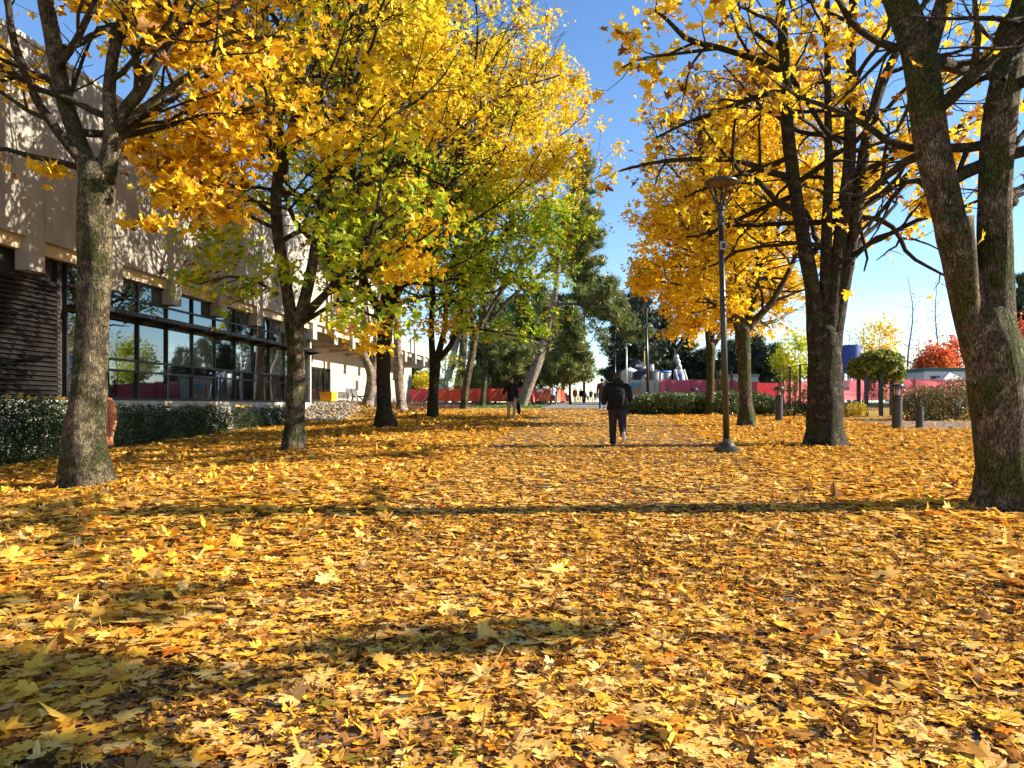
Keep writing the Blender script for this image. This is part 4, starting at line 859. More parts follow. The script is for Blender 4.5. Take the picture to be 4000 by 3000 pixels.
# conifers and far trees
def conifer(px, py_top, d, Rr, label, seed, count, m_=None, low=.12, irregular=.25, name='fir_tree', group='dark conifers in the distance', leaf=.5, tone=(.5, .3), cat='conifer', trunkw=.16, zb=None):
    r = np.random.default_rng(seed); x = (px - 2000) / FPX * d; gz = float(G(x, d)) if zb is None else zb
    H = CZ + (HOR - py_top) / FPX * d - gz
    e = empty(name, (x, d, gz), label=label, cat=cat, group=group)
    t = MB(); zz = np.linspace(-.2, H, 10); t.tube(np.column_stack([r.normal(0, .03, 10), r.normal(0, .03, 10), zz]), np.linspace(trunkw * 1.3, .02, 10), k=7)
    pos = []; z = H * low
    while z < H * .98:
        f = (1 - (z / H - low) / (1 - low)) ** .75
        for q in range(int(r.integers(4, 7))):
            a = r.uniform(0, 6.28); L = Rr * f * r.uniform(1 - irregular * 1.6, 1 + irregular) + .15; n = max(2, int(L / .3))
            u = np.linspace(.12, 1, n); pz = z + L * u * r.uniform(-.35, .05) + L * .18 * u ** 2
            bp_ = np.column_stack([np.cos(a) * L * u, np.sin(a) * L * u, pz]); pos.append((bp_, f))
            t.tube(np.vstack([[0, 0, z], bp_[-1]]), [.04 * f + .008, .006], k=3, cap=False)
        z += max(.22, H * .03)
    t.build('trunk', BARK_DARK, e, smooth=True)
    A = np.vstack([p_ for p_, _ in pos]); idx = r.integers(0, len(A), count)
    q = A[idx] + r.normal(0, .16 * (leaf / .5), (count, 3))
    tn = np.clip(tone[0] + tone[1] * vnoise(q + np.array([x, d, 0]), seed, .9) + r.normal(0, .12, count), 0, 1)
    m = MB(); put_leaves(m, r, q, r.uniform(.6, 1.15, count) * leaf, tn, T_TUFT, (.8, .8), 0)
    m.build('crown', m_ or FIR, e, tone=True)
cz = [  # px, top py, depth, radius, label, count, material, irregular
    (2282, 570, 76, 2.9, 'tall dark conifer showing behind the right edge of the yellow maples', 6500, PINE, .3),
    (2228, 1190, 66, 1.75, 'slim olive pine at the left side of the sky gap behind the woman in white', 4200, PINE, .35),
    (1935, 1205, 70, 3.8, 'broad dark pine behind the man in the black coat', 4200, PINE, .45),
    (2030, 1150, 76, 4.2, 'dark pine behind the upper part of the leaning trunk', 4600, PINE, .45),
    (2110, 1120, 72, 4.2, 'olive pine just right of the leaning trunk', 5200, PINE, .4),
    (2150, 1140, 78, 3.6, 'dense olive pine above the woman in white', 5000, PINE, .4),
    (2198, 1230, 90, 2.5, 'rounded olive pine at the left side of the sky gap', 4200, PINE, .4),
    (2418, 1130, 92, 2.2, 'dark conifer at the right side of the sky gap', 4200, FIR, .4),
    (2475, 1080, 88, 3.2, 'tall dark conifer behind the grey camera pole', 5000, FIR, .35),
    (2510, 1120, 84, 3.6, 'dark conifer behind the black dome tank', 4600, FIR, .35),
    (2590, 1180, 90, 3.4, 'dark conifer behind the blue pipe arch', 4000, FIR, .35),
    (2690, 1300, 86, 3.0, 'dark conifer right of the silver duct', 3600, FIR, .35),
    (2750, 1370, 84, 2.4, 'short dark conifer between two yellow maple trunks', 3000, FIR, .3),
    (2855, 1330, 82, 2.6, 'short dark conifer left of the yellow maple trunk', 3200, FIR, .3),
    (2955, 1310, 82, 2.8, 'dark conifer right of the yellow maple trunk', 3600, FIR, .3),
    (3030, 1345, 80, 2.6, 'dark conifer beside the round olive tree', 3200, FIR, .3),
    (3990, 1070, 70, 2.6, 'tall dark fir at the far right edge beyond the big trunk', 4200, FIR, .25),
    (1628, 1425, 110, 2.4, 'distant fir beside the end of the building', 1500, FIR, .3),
    (1664, 1455, 120, 2.0, 'small distant fir right of the building end', 1200, FIR, .3),
    (1612, 1380, 100, 2.2, 'distant thin fir just clear of the building wall', 1400, FIR, .3)]
for i, q in enumerate(cz):
    conifer(q[0], q[1], q[2], q[3], q[4], 300 + i, q[5], q[6], irregular=q[7], leaf=.62 if q[6] is PINE else .55, low=.40 if i == 0 else .27 if q[0] in (2228, 2198, 2150) else .20 if q[0] in (2110, 2418) else .10 if q[2] < 85 else .05, tone=(.5, .22) if q[6] is PINE else (.4, .4), trunkw=.11 if q[2] < 82 and q[2] > 64 else .2)
def fartree(px, py_top, d, r, count, m_, tone, label, seed, leaf=.3, zmin=.5, name='tree', twiggy=1., group=None, gap=(.0, 1.)):
    x = (px - 2000) / FPX * d; gz = float(G(x, d)); H = CZ + (HOR - py_top) / FPX * d - gz; k = FPX / d
    g = Grower(seed, Env((x, d, gz + H * .56), (r, r, H * .50), gz + zmin), dens=1.3 * twiggy, up=.06, kids=.6)
    e = empty(name, (x, d, gz), label=label, cat='tree', group=group)
    pts = np.array([(x, d, gz - .2), (x + g.rng.normal(0, .1), d, gz + H * .35), (x + g.rng.normal(0, .25), d, gz + H * .7), (x, d, gz + H * .98)])
    p, rr = spline(pts, [.13, .10, .06, .02], .3); t = MB(); b_ = np.array((x, d, gz)); t.tube(p - b_, rr, k=7)
    g.limbs(p, rr, gz + max(zmin, H * .18), .5, r * 1.3, elev=(.2, 1.))
    for pts_, r_, k_ in g.tubes: t.tube(pts_ - b_, r_, k=min(k_, 4), cap=False)
    t.build('trunk', BARK_THIN, e, smooth=True)
    if count:
        A = np.array(g.anc); idx = g.rng.integers(0, len(A), count); q = A[idx] + g.rng.normal(0, .38, (count, 3))
        m = MB(); tn = np.clip(tone[0] + tone[1] * vnoise(q, seed, .8) + g.rng.normal(0, tone[1] * .6, count), 0, 1)
        put_leaves(m, g.rng, q - b_, g.rng.uniform(.6, 1.2, count) * leaf, tn, T_LOW, (.8, .5), .2); m.build('crown', m_, e, tone=True)
fartree(3105, 1322, 70, 2.1, 3000, MAPLE, (.76, .05), 'round olive yellow tree above the vine trellis', 401, .28)
fartree(3445, 1270, 74, 2.3, 2600, MAPLE, (.58, .10), 'golden yellow tree rising behind the leafy pergola', 402, .28)
fartree(3370, 1265, 82, 2.4, 500, MAPLE, (.70, .08), 'thin half bare tree behind the blue tank', 403, .22, group='half bare trees behind the site')
fartree(3320, 1290, 86, 2.0, 300, MAPLE, (.70, .08), 'thin half bare tree left of the blue tank, behind the thick maple', 404, .22, group='half bare trees behind the site')
fartree(3546, 1070, 84, 1.5, 70, MAPLE, (.45, .1), 'tall thin bare tree left of the red tree', 405, .22, twiggy=.6)
fartree(3662, 1080, 84, 1.7, 110, MAPLE, (.45, .1), 'tall thin bare tree rising behind the red tree', 406, .22, twiggy=.6)
fartree(3590, 1290, 90, 1.9, 60, MAPLE, (.7, .08), 'low dark bare tree between the two tall thin trees', 407, .2)
fartree(3640, 1370, 64, 1.9, 3200, REDLEAF, (.5, .3), 'spreading orange red tree behind the white trailers', 408, .24, zmin=1.2, gap=(0, 1))
fartree(3745, 1340, 66, 1.9, 3200, REDLEAF, (.45, .3), 'orange red tree beside the big leaning trunk', 409, .24, zmin=1.2)
fartree(4010, 1270, 52, 1.9, 3400, REDLEAF, (.4, .3), 'bright red tree at the right edge beyond the big trunk', 410, .24, zmin=.8)
fartree(1655, 1470, 92, 1.6, 900, MAPLE, (.62, .1), 'distant pale yellow tree beyond the red fence', 411, .28)
fartree(1740, 1380, 88, 2.4, 900, MAPLE, (.66, .1), 'distant thin yellow tree seen between the leaning trunks', 412, .26)

# ------------------------------------------------------------------ lamp posts
BLACK = plain('black lamp paint', (.022, .021, .02), .35, noise=.2, spec=.6)
WOODY = plain('brown lamp reflector', (.16, .09, .045), .5)
GREYM = plain('grey galvanised metal', (.34, .34, .33), .45, metal=.5, noise=.15)
CONCB = plain('worn lamp base', (.26, .25, .23), .7, noise=.3)
def lamp(label, base, H, lean, pole_r, detail=True, group='black lamp posts along the walk', arm=False):
    e = empty('street_lamp', base, label=label, cat='street lamp', group=group)
    top = np.array([lean, 0, H * .83])
    MB().lathe([(0, -.1), (.25, -.1), (.25, .10), (.22, .13), (.18, .15), (.14, .21), (pole_r * 1.25, .23), (pole_r * 1.25, .3), (0, .3)], k=20).build('base', BLACK, e, smooth=False)
    t = MB(); t.tube([(0, 0, .25), tuple(top * .5 + (0, 0, .12)), tuple(top)], [pole_r * 1.1, pole_r, pole_r * .92], k=14); pl = t.build('pole', BLACK, e, smooth=True)
    hd = MB(); z0 = H * .83
    hd.lathe([(0, 0), (pole_r * 1.15, 0), (pole_r * 1.15, .16), (pole_r, .18), (pole_r, .30), (pole_r * 1.5, .33), (pole_r * 1.5, .42), (0, .42)], (lean, 0, z0), 14)
    hd.build('collar', BLACK, e, smooth=False)
    hz = z0 + .38; Rr = .33
    for a in (0.2, 1.77, 3.34, 4.91):
        s_ = MB(); s_.bar((lean + .07 * math.cos(a), .07 * math.sin(a), hz), (lean + .30 * math.cos(a), .30 * math.sin(a), H - .09), .045, .025); s_.build('strut', BLACK, e)
    h2 = MB(); h2.lathe([(.27, H - .09), (.335, H - .09), (.345, H - .05), (.30, H - .01), (.15, H + .02), (0, H + .03)], (lean, 0, 0), 28); h2.build('lamp_cap', BLACK, e, smooth=True)
    h3 = MB(); h3.lathe([(.05, H - .16), (.268, H - .085), (.05, H - .05)], (lean, 0, 0), 24)
    for q in range(12):
        a = q / 12 * 6.283; h3.bar((lean + .06 * math.cos(a), .06 * math.sin(a), H - .163), (lean + .262 * math.cos(a), .262 * math.sin(a), H - .093), .012, .008)
    h3.build('reflector', WOODY, e)
    st = MB(); st.tube([(lean, 0, hz), (lean, 0, H - .12)], [.015, .015], k=6); st.tube([(lean, .03, hz), (lean - .03, .03, H - .12)], [.008, .008], k=5); st.build('stem', BLACK, e)
    if detail:
        z = H * .74; bx_ = MB().box((lean * .9 - .05, -.12, z), (lean * .9 + .07, -.06, z + .17)).build('sensor_box', GREYM, e)
        MB().box((lean * .9 - .025, -.124, z + .03), (lean * .9 + .045, -.121, z + .13)).build('cover', DARK, bx_)
    return e
b1 = at_ground(2838, 1770); d1 = b1[1]; H1 = (1770 - 702) * d1 / FPX
lamp('black lamp post with an open conical head standing in the leaves, nearest to the viewer', b1, H1, -22 * d1 / FPX, .062)
b2 = at_ground(2533, 1614); d2 = b2[1]
lamp('black lamp post beside the shrub row, its head hidden by yellow leaves', b2, H1 * .98, -.12, .07)
for px, top, d, lb in [(2403, 1364, 76, 'slim distant lamp post just left of the grey camera pole'), (2384, 1417, 98, 'distant lamp post above the maroon jacket'), (2371, 1443, 118, 'farthest lamp post at the end of the walk')]:
    x = (px - 2000) / FPX * d; gz = float(G(x, d)); lamp(lb, (x, d, gz), CZ + (HOR - top) / FPX * d - gz, 0, .07, False)
e = empty('camera_pole', at_ground(2447, 1583), label='grey galvanised pole with a white security camera near its top', cat='camera pole'); dp = e.location.y; hp = (1583 - 1326) * dp / FPX
MB().tube([(0, 0, -.1), (0, 0, hp)], [.09, .065], k=12).build('pole', GREYM, e, smooth=True)
m = MB().bar((0, 0, hp * .94), (.26, 0, hp * .93), .05, .05); m.ball((.3, 0, hp * .92), (.11, .11, .09)); m.build('camera_head', plain('white plastic', (.75, .75, .73), .4), e, smooth=True)
MB().bar((0, 0, hp * .88), (-.12, -.05, hp * .88), .12, .2).build('junction_box', GREYM, e)

# bollard lights
GLOW = plain('pale lantern glass', (.45, .43, .40), .2)
BOLL = plain('dark bronze bollard paint', (.028, .026, .025), .45, noise=.15)
def bollard(px, py, top, wpx, label):
    b_ = at_ground(px, py); d = b_[1]; H = (py - top) * d / FPX; r = wpx / 2 / FPX * d
    e = empty('bollard_light', b_, label=label, cat='bollard light', group='bollard lights on the right lawn')
    MB().lathe([(0, -.1), (r, -.1), (r * .98, H * .60), (r * 1.04, H * .605), (r * 1.04, H * .625), (r * .95, H * .63), (r * .95, H * .65), (r * 1.06, H * .655), (r * 1.06, H * .675), (r * .95, H * .68), (r * .95, H * .71), (r * 1.12, H * .72), (r * 1.12, H * .745), (0, H * .75)], k=24).build('post', BOLL, e, smooth=False)
    for q in range(4):
        a = .78 + q * 1.571; MB().tube([(r * .85 * math.cos(a), r * .85 * math.sin(a), H * .74), (r * .85 * math.cos(a), r * .85 * math.sin(a), H * .91)], [.012, .012], k=6).build('rod', BOLL, e)
    MB().tube([(0, 0, H * .745), (0, 0, H * .9)], [r * .42, r * .42], k=12).build('lamp_tube', GLOW, e, smooth=True)
    MB().lathe([(0, H * .895), (r * 1.95, H * .895), (r * 1.98, H * .905), (r * 1.2, H * .955), (r * 1.15, H * .965), (r * 1.25, H * .97), (r * 1.2, H * .985), (0, H)], k=28).build('cap', BOLL, e, smooth=False)
bollard(3043, 1647, 1510, 29, 'bollard light with a flat cap in front of the pink banner, between two maple trunks')
bollard(3504, 1676, 1499, 38, 'tall bollard light with a double flat cap beside the short post')
bollard(2712, 1616, 1516, 21, 'squat bollard light standing against the evergreen shrubs')
bollard(2650, 1562, 1525, 11, 'distant bollard light whose cap peeps over the shrubs')
bollard(3590, 1600, 1524, 15, 'bollard light half hidden behind the rose bushes')
b_ = at_ground(3592, 1673); d = b_[1]; H = 85 * d / FPX
e = empty('short_bollard', b_, label='short plain dark post with a flat top beside the tall bollard light', cat='bollard')
MB().lathe([(0, -.1), (.115, -.1), (.115, H * .9), (.10, H * .9), (.10, H * .93), (.12, H * .93), (.12, H), (0, H)], k=20).build('post', BOLL, e)
MB().box((.1, -.06, H * .72), (.15, .03, H * .88)).build('side_box', BOLL, e)

# ------------------------------------------------------------------ construction site on the right
PINK = leafmat('pink mesh banner', [(0, (.86, .19, .23)), (1, (.86, .19, .23))], trans=.35, gloss=.03, nscale=4)
REDB = plain('dark red mesh banner', (.58, .08, .11), .7, noise=.12, nscale=2)
FPOST = plain('fence post metal', (.28, .10, .10), .5, metal=.3)
def fence_panel(px0, px1, d0, d1_, ytop, ybot, m_, label, group='pink banner fence panels round the site'):
    a = P(px0, ybot, d0); b = P(px1, ybot, d1_); a2 = P(px0, ytop, d0); b2_ = P(px1, ytop, d1_)
    e = empty('fence_panel', (a[0], a[1], float(G(a[0], a[1]))), label=label, cat='fence panel', group=group); o_ = np.array(e.location)
    n_ = 14; V = []; F = []
    for i in range(n_ + 1):
        t = i / n_; lo_ = a * (1 - t) + b * t; hi_ = a2 * (1 - t) + b2_ * t
        for j in range(5):
            p_ = lo_ * (1 - j / 4) + hi_ * j / 4; V.append(p_ - o_ + np.array([0, .05 * math.sin(t * 9 + j) * (1 if 0 < j < 4 else .3), -.03 * math.sin(t * math.pi) if j == 4 else 0]))
    V = np.array(V); V2 = V + np.array([0, .012, 0])
    i = np.arange(n_)[:, None] * 5; j = np.arange(4)[None]; Q = np.stack([i + j, i + 5 + j, i + 6 + j, i + 1 + j], -1).reshape(-1, 4)
    MB().add(np.vstack([V, V2]), Q, Q[:, ::-1] + len(V)).build('banner', m_, e, smooth=True)
    for p_, q_ in ((a, a2), (b, b2_)):
        g_ = float(G(p_[0], p_[1])); MB().tube([np.array([p_[0], p_[1] - .05, g_]) - o_, q_ + np.array([0, -.05, .08]) - o_], [.035, .035], k=8).build('post', FPOST, e)
    MB().bar(a2 - o_ + np.array([0, -.03, .02]), b2_ - o_ + np.array([0, -.03, .02]), .03, .03).build('rail', FPOST, e)
    MB().bar((a * .65 + a2 * .35) - o_ + np.array([0, -.09, 0]), (b * .65 + b2_ * .35) - o_ + np.array([0, -.09, 0]), .02, .02).build('rail', FPOST, e)
    return e
fp = [(2575, 2602, 60, 60, 1484, 1545, PINK, 'short bright pink banner panel right of the grey notice board'), (2602, 2700, 60, 60, 1484, 1560, REDB, 'dark red banner panel with pale pipes behind it, left of the slim maple trunk'), (2700, 2808, 60, 60, 1484, 1560, REDB, 'dark red banner panel right of the slim maple trunk'),
      (2808, 2872, 60, 58, 1487, 1558, REDB, 'dark red banner panel behind the near lamp pole'), (2872, 2962, 58, 52, 1492, 1560, REDB, 'red banner panel behind the yellow maple trunk'), (2955, 3060, 45, 42, 1495, 1582, PINK, 'bulging pink banner panel with a torn top, by the bollard light'),
      (3060, 3190, 44, 46, 1490, 1580, PINK, 'pink banner panel seen through the vine trellis'), (3190, 3380, 46, 48, 1484, 1562, PINK, 'pink banner panel carrying a small notice, below the blue tank'), (3382, 3572, 48, 49, 1480, 1563, PINK, 'pink banner panel behind the pergola posts'),
      (3575, 3778, 49, 50, 1482, 1564, PINK, 'pink banner panel below the white trailers'), (3781, 4010, 50, 49, 1480, 1566, PINK, 'pink banner panel beside and behind the big leaning trunk')]
for q in fp: fence_panel(*q)
# notice on the banner
ns = P(3302, 1507, 46.6); e = empty('notice', ns + np.array([0, -.14, 0]), label='small pale pink notice with dark lettering on the pink banner', cat='notice')
MB().box((-.26, -.012, -.31), (.22, .0, .31)).build('panel', plain('pink notice paper', (.72, .38, .42), .6), e)
tx = MB()
for z, wd in ((.2, .2), (.09, .14), (-.08, .34), (-.16, .36), (-.23, .36)): tx.box((-.02 - wd / 2, -.016, z - .022), (-.02 + wd / 2, -.0125, z + .022))
tx.build('print', plain('notice ink', (.16, .06, .14), .6), e)
# grey notice board with a picture
bd = P(2461, 1552, 55); e = empty('notice_board', (bd[0], bd[1], float(G(bd[0], bd[1]))), label='large grey notice board with a blue and brown picture and lines of text', cat='notice board'); zb = CZ + 33 / FPX * 55 - e.location.z; zt = CZ + 101 / FPX * 55 - e.location.z; Wb = 111 / FPX * 55
GBO = plain('grey board', (.34, .31, .28), .7, noise=.08)
MB().box((0, 0, zb), (Wb, .05, zt)).build('panel', GBO, e)
for x in (.15, Wb - .2): MB().box((x, .051, -.1), (x + .08, .12, zt - .1)).build('post', GREYM, e)
hh = zt - zb
pic = MB(); pic.box((Wb * .03, -.012, zb + hh * .22), (Wb * .42, -.001, zb + hh * .85)); po = pic.build('picture', plain('blue picture print', (.03, .22, .36), .5, noise=.2, nscale=3), e)
MB().add([(Wb * .03, -.016, zb + hh * .22), (Wb * .42, -.016, zb + hh * .22), (Wb * .42, -.016, zb + hh * .78), (Wb * .25, -.016, zb + hh * .64), (Wb * .1, -.016, zb + hh * .58), (Wb * .03, -.016, zb + hh * .5)], [(0, 1, 2, 3, 4, 5)]).build('picture_building', plain('brown picture print', (.24, .16, .09), .5, noise=.6, nscale=7), po)
tx = MB()
tx.box((Wb * .46, -.012, zb + hh * .84), (Wb * .57, -.001, zb + hh * .87)).box((Wb * .05, -.012, zb + hh * .13), (Wb * .3, -.001, zb + hh * .17))
tx.build('red_print', plain('red print', (.55, .05, .06), .6), e)
tx = MB()
for i in range(10): tx.box((Wb * .46, -.012, zb + hh * (.76 - i * .065)), (Wb * (.70 - .04 * (i % 3)), -.001, zb + hh * (.772 - i * .065)))
for i in range(11): tx.box((Wb * .84, -.012, zb + hh * (.80 - i * .065)), (Wb * (.9 + .02 * (i % 2)), -.001, zb + hh * (.825 - i * .065)))
tx.build('print', plain('grey print', (.13, .12, .12), .6), e)
# tanks and pipes
TBLK = plain('black tank plastic', (.022, .021, .022), .45, noise=.15); TWHT = plain('white tank plastic', (.62, .61, .58), .5, noise=.12)
TGRY = plain('grey steel tank', (.30, .29, .27), .5, metal=.2, noise=.2); BLUE = plain('blue painted steel', (.02, .13, .50), .4, noise=.12)
def tank(px, d, wpx, ytop, shoulder, m_, label, ribs=0, parts=()):
    x = (px - 2000) / FPX * d; gz = float(G(x, d)); r = wpx / 2 / FPX * d; zt_ = CZ + (HOR - ytop) / FPX * d - gz; zs = CZ + (HOR - shoulder) / FPX * d - gz
    e = empty('tank', (x, d, gz), label=label, cat='tank')
    pr = [(0, -.1), (r, -.1)]
    for i in range(ribs): z = zs * (i + .5) / ribs; pr += [(r, z - .05), (r * 1.02, z - .03), (r * 1.02, z + .03), (r, z + .05)]
    pr += [(r, zs), (r * .96, zs + (zt_ - zs) * .12), (r * .75, zs + (zt_ - zs) * .45), (r * .4, zs + (zt_ - zs) * .83), (r * .16, zt_ - .02), (r * .16, zt_ + .06), (0, zt_ + .06)]
    MB().lathe(pr, k=28).build('shell', m_, e, smooth=not ribs)
    return e, r, zs, zt_
e, r, zs, zt_ = tank(2493, 72, 78, 1408, 1438, TBLK, 'black dome topped tank with a white label, rearmost of the tanks')
MB().box((-.4, -r - .0, zs + .05), (.22, -r + .12, zs + .32)).build('label_plate', TWHT, e)
MB().tube([(.55, -.2, zs - .1), (.55, -.2, zt_ + .9)], [.06, .06], k=8).build('yellow_pipe', YELP := plain('yellow pipe', (.6, .42, .08), .5), e)
tank(2460, 68, 68, 1437, 1452, TWHT, 'white dome topped tank behind the grey camera pole', 3)
e, r, zs, zt_ = tank(2532, 66, 122, 1438, 1456, TBLK, 'wide black tank with a grey elbow pipe behind the notice board')
MB().tube([(-.75, -r - .05, .6), (-.75, -r - .05, zs - .6), (-.65, -r - .05, zs - .4), (-.35, -r - .05, zs - .35)], [.16, .16, .16, .16], k=10).build('elbow_pipe', TGRY, e, smooth=True)
MB().tube([(.1, -r * .8, zs), (.1, -r * .8, zs + .65)], [.2, .2], k=12).build('vent_pipe', TWHT, e, smooth=True)
tank(2598, 68, 48, 1450, 1456, TGRY, 'grey steel tank framed by the blue pipe arch', 2)
e, r, zs, zt_ = tank(2654, 68, 46, 1446, 1458, TGRY, 'grey conical tank with white sloping pipes right of the dark slim trunk')
for dx in (-.55, .25): MB().tube([(dx, -r - .1, zs + .3), (dx + .35, -r - .5, zs - 1.2), (dx + .6, -r - .6, .4)], [.1, .1, .07], k=8).build('pipe', TWHT, e, smooth=True)
MB().tube([(-.1, -r - .15, zs - .9), (-.1, -r - .15, zs - .1)], [.18, .18], k=8).build('blue_valve', BLUE, e)
x = (2578 - 2000) / FPX * 63; gz = float(G(x, 63)); za = CZ + 133 / FPX * 63 - gz
MB().tube([(0, 0, -.1), (0, 0, za - .15), (.06, 0, za - .04), (.2, 0, za), (.95, 0, za)], [.09] * 5, k=10).build('blue_pipe', BLUE, smooth=True, label='bright blue pipe bent into an arch between the black and grey tanks', cat='pipe').location = (x, 63, gz)
x = (2648 - 2000) / FPX * 74; gz = float(G(x, 74)); zt2 = CZ + (HOR - 1385) / FPX * 74 - gz; zz = np.linspace(3.0, zt2, 12)
t = MB(); t.tube(np.column_stack([.35 - .55 * (zz - 3) / (zt2 - 3), zz * 0, zz]), .2 + .05 * np.sin(np.arange(12) * 2.1), k=10); t.tube([(.35, 0, -.1), (.35, 0, 3.02)], [.12, .12], k=8)
t.build('duct', plain('silver wrapped duct', (.55, .56, .58), .35, metal=.4, noise=.2), smooth=True, label='silver wrapped duct slanting up behind the slim trunk', cat='duct').location = (x, 74, gz)
# blue silo
x = (3320 - 2000) / FPX * 66; gz = float(G(x, 66)); e = empty('blue_silo', (x, 66, gz), label='tall blue banded silo beside the thick maple trunk', cat='silo')
r = 38 / FPX * 66 * 1.05; zt3 = CZ + (HOR - 1350) / FPX * 66 - gz; zl = CZ + (HOR - 1458) / FPX * 66 - gz
pr = [(0, zl), (r, zl)]
for i in range(12): z = zl + (zt3 - zl) * (i + .5) / 12; pr += [(r, z - .02), (r * .985, z), (r, z + .02)]
pr += [(r, zt3), (r * .6, zt3 + .05), (0, zt3 + .06)]
MB().lathe(pr, k=32).build('shell', plain('blue silo steel', (.025, .07, .30), .45, noise=.12, nscale=5), e)
for a in (.5, 1.3, 2.4, 3.6, 4.7, 5.6): MB().tube([(r * .9 * math.cos(a), r * .9 * math.sin(a), -.1), (r * .9 * math.cos(a), r * .9 * math.sin(a), zl + .01)], [.1, .1], k=8).build('leg', BLUE, e)
MB().bar((-r * 1.02, -.3, zl), (-r * 1.3, -.3, zt3 + 2.6), .12, .12).build('mast', BLUE, e)
# trailers
TRW = plain('white trailer cladding', (.60, .62, .62), .5, noise=.06); TRG = plain('green trailer eave', (.04, .14, .12), .5)
def trailer(px0, px1, d, ytop, label, roofm):
    x0 = (px0 - 2000) / FPX * d; x1 = (px1 - 2000) / FPX * d; gz = float(G(x0, d)); h = CZ + (HOR - ytop) / FPX * d - gz
    e = empty('site_trailer', (x0, d, gz), label=label, cat='site trailer'); L = x1 - x0
    MB().box((0, 0, .3), (L, 2.6, h - .25)).build('body', TRW, e)
    MB().box((-.1, -.12, h - .247), (L + .1, 2.75, h - .05)).box((-.05, -.05, h - .049), (L + .05, 2.65, h + .02)).build('roof', roofm, e)
    for i in range(max(1, int(L / 1.6))):
        xx = .5 + i * 1.6
        if xx + .7 > L: break
        f = MB().box((xx, -.03, h * .52), (xx + .7, -.003, h * .80)).build('window', TRG, e); MB().box((xx + .05, -.036, h * .54), (xx + .65, -.031, h * .78)).build('pane', GLASSD, f)
    MB().box((.2, .2, -.1), (L - .2, 2.3, .297)).build('skirt', DARK, e)
trailer(3610, 3790, 57, 1438, 'white site trailer with a green eave, nearest the big leaning trunk', TRG)
trailer(3520, 3606, 60, 1458, 'lower white site trailer with a green eave behind the pergola', TRG)
trailer(2866, 2962, 74, 1462, 'pale site trailer behind the red banner by the yellow maple trunk', plain('grey trailer roof', (.3, .3, .3), .5))
x = (3735 - 2000) / FPX * 54; gz = float(G(x, 54)); zt4 = CZ + (HOR - 1453) / FPX * 54 - gz
t = MB(); q = np.array([(-1.1, 0, 0), (1.1, 0, 0), (1.1, 1.6, 0), (-1.1, 1.6, 0)]); t.add(np.vstack([q + (0, 0, -.1), q + (0, 0, zt4 - .7), [(0, .8, zt4)]]), [(0, 1, 5, 4), (1, 2, 6, 5), (2, 3, 7, 6), (3, 0, 4, 7)], [(4, 5, 8), (5, 6, 8), (6, 7, 8), (7, 4, 8)])
t.build('tent', plain('white tent cloth', (.72, .70, .70), .8, noise=.08), label='white peaked tent in front of the trailers', cat='tent').location = (x, 54, gz)
# far grey wall behind the trees
x = (2840 - 2000) / FPX * 96; e = empty('far_building', (x, 96, float(G(x, 96))), label='low flat grey building far behind the slim maples', cat='building')
MB().box((-3, 0, -1), (4, 6, 5.2)).build('wall', GBO, e); MB().box((-3.2, -.2, 5.203), (4.2, 6.2, 5.5)).build('roof', TGRY, e)
x = (1670 - 2000) / FPX * 98; e = empty('far_building', (x, 98, float(G(x, 98))), label='small pale building with a flat roof beyond the red fence', cat='building')
MB().box((-.9, 0, -1), (2.8, 4, 2.9)).build('wall', TRW, e); MB().box((-1.2, -.3, 2.903), (3.1, 4.3, 3.1)).build('roof', TGRY, e); MB().box((-.5, -.04, 1.3), (.4, -.003, 2.4)).build('window', GLASSD, e)
x = (1628 - 2000) / FPX * 84; e = empty('site_hut', (x, 84, float(G(x, 84))), label='dark grey hut with a sloping roof beyond the red fence', cat='hut')
MB().box((-.8, 0, -.2), (1.0, 2, 1.0)).build('wall', TGRY, e); MB().add([(-1, -.2, 1.003), (1.2, -.2, 1.003), (1.2, 2.2, 1.5), (-1, 2.2, 1.5), (-1, -.2, 1.08), (1.2, -.2, 1.08), (1.2, 2.2, 1.58), (-1, 2.2, 1.58)], [(0, 3, 2, 1), (4, 5, 6, 7), (0, 1, 5, 4), (1, 2, 6, 5), (2, 3, 7, 6), (3, 0, 4, 7)]).build('roof', DARK, e)

# pergola with vine, trellis
IRON = plain('dark iron', (.03, .028, .027), .5)
VINE = leafmat('vine leaves', [(0, (.50, .42, .05)), (.3, (.20, .26, .04)), (.65, (.07, .15, .025)), (1, (.03, .07, .015))], trans=.35)
e = empty('pergola', at_ground(3384, 1628), label='dark iron pergola topped with a mound of green vine', cat='pergola'); ox, oy, oz = e.location; d = oy
kk = d / FPX; zt5 = (1628 - 1440) * kk
for px, dy in ((3384, 0), (3441, 0), (3498, .3), (3415, 1.4)):
    x = (px - 3384) * kk; MB().box((x - .065, dy - .065, -.1), (x + .065, dy + .065, zt5)).build('post', IRON, e)
f = MB()
for dy in (0, .35, 1.4): f.box((-.3, dy - .04, zt5 + .002), (1.55, dy + .04, zt5 + .10))
f.build('beam', IRON, e)
f = MB()
for i in range(13): f.bar((.09, -.02, .3 + i * .13), (.54, -.02, .3 + i * .13), .012, .012)
for i in range(5): f.bar((.12 + i * .09, -.02, .25), (.12 + i * .09, -.02, 2.0), .012, .012)
f.build('lattice', IRON, e)
m = MB(); leaf_box(m, rg, (.15, .6, zt5 + .05), (.50, .8, .46), 2400, .15, T_LOW, tone=(.42, .28)); leaf_box(m, rg, (.85, .6, zt5 + .18), (.78, .9, .60), 4000, .15, T_LOW, tone=(.40, .28))
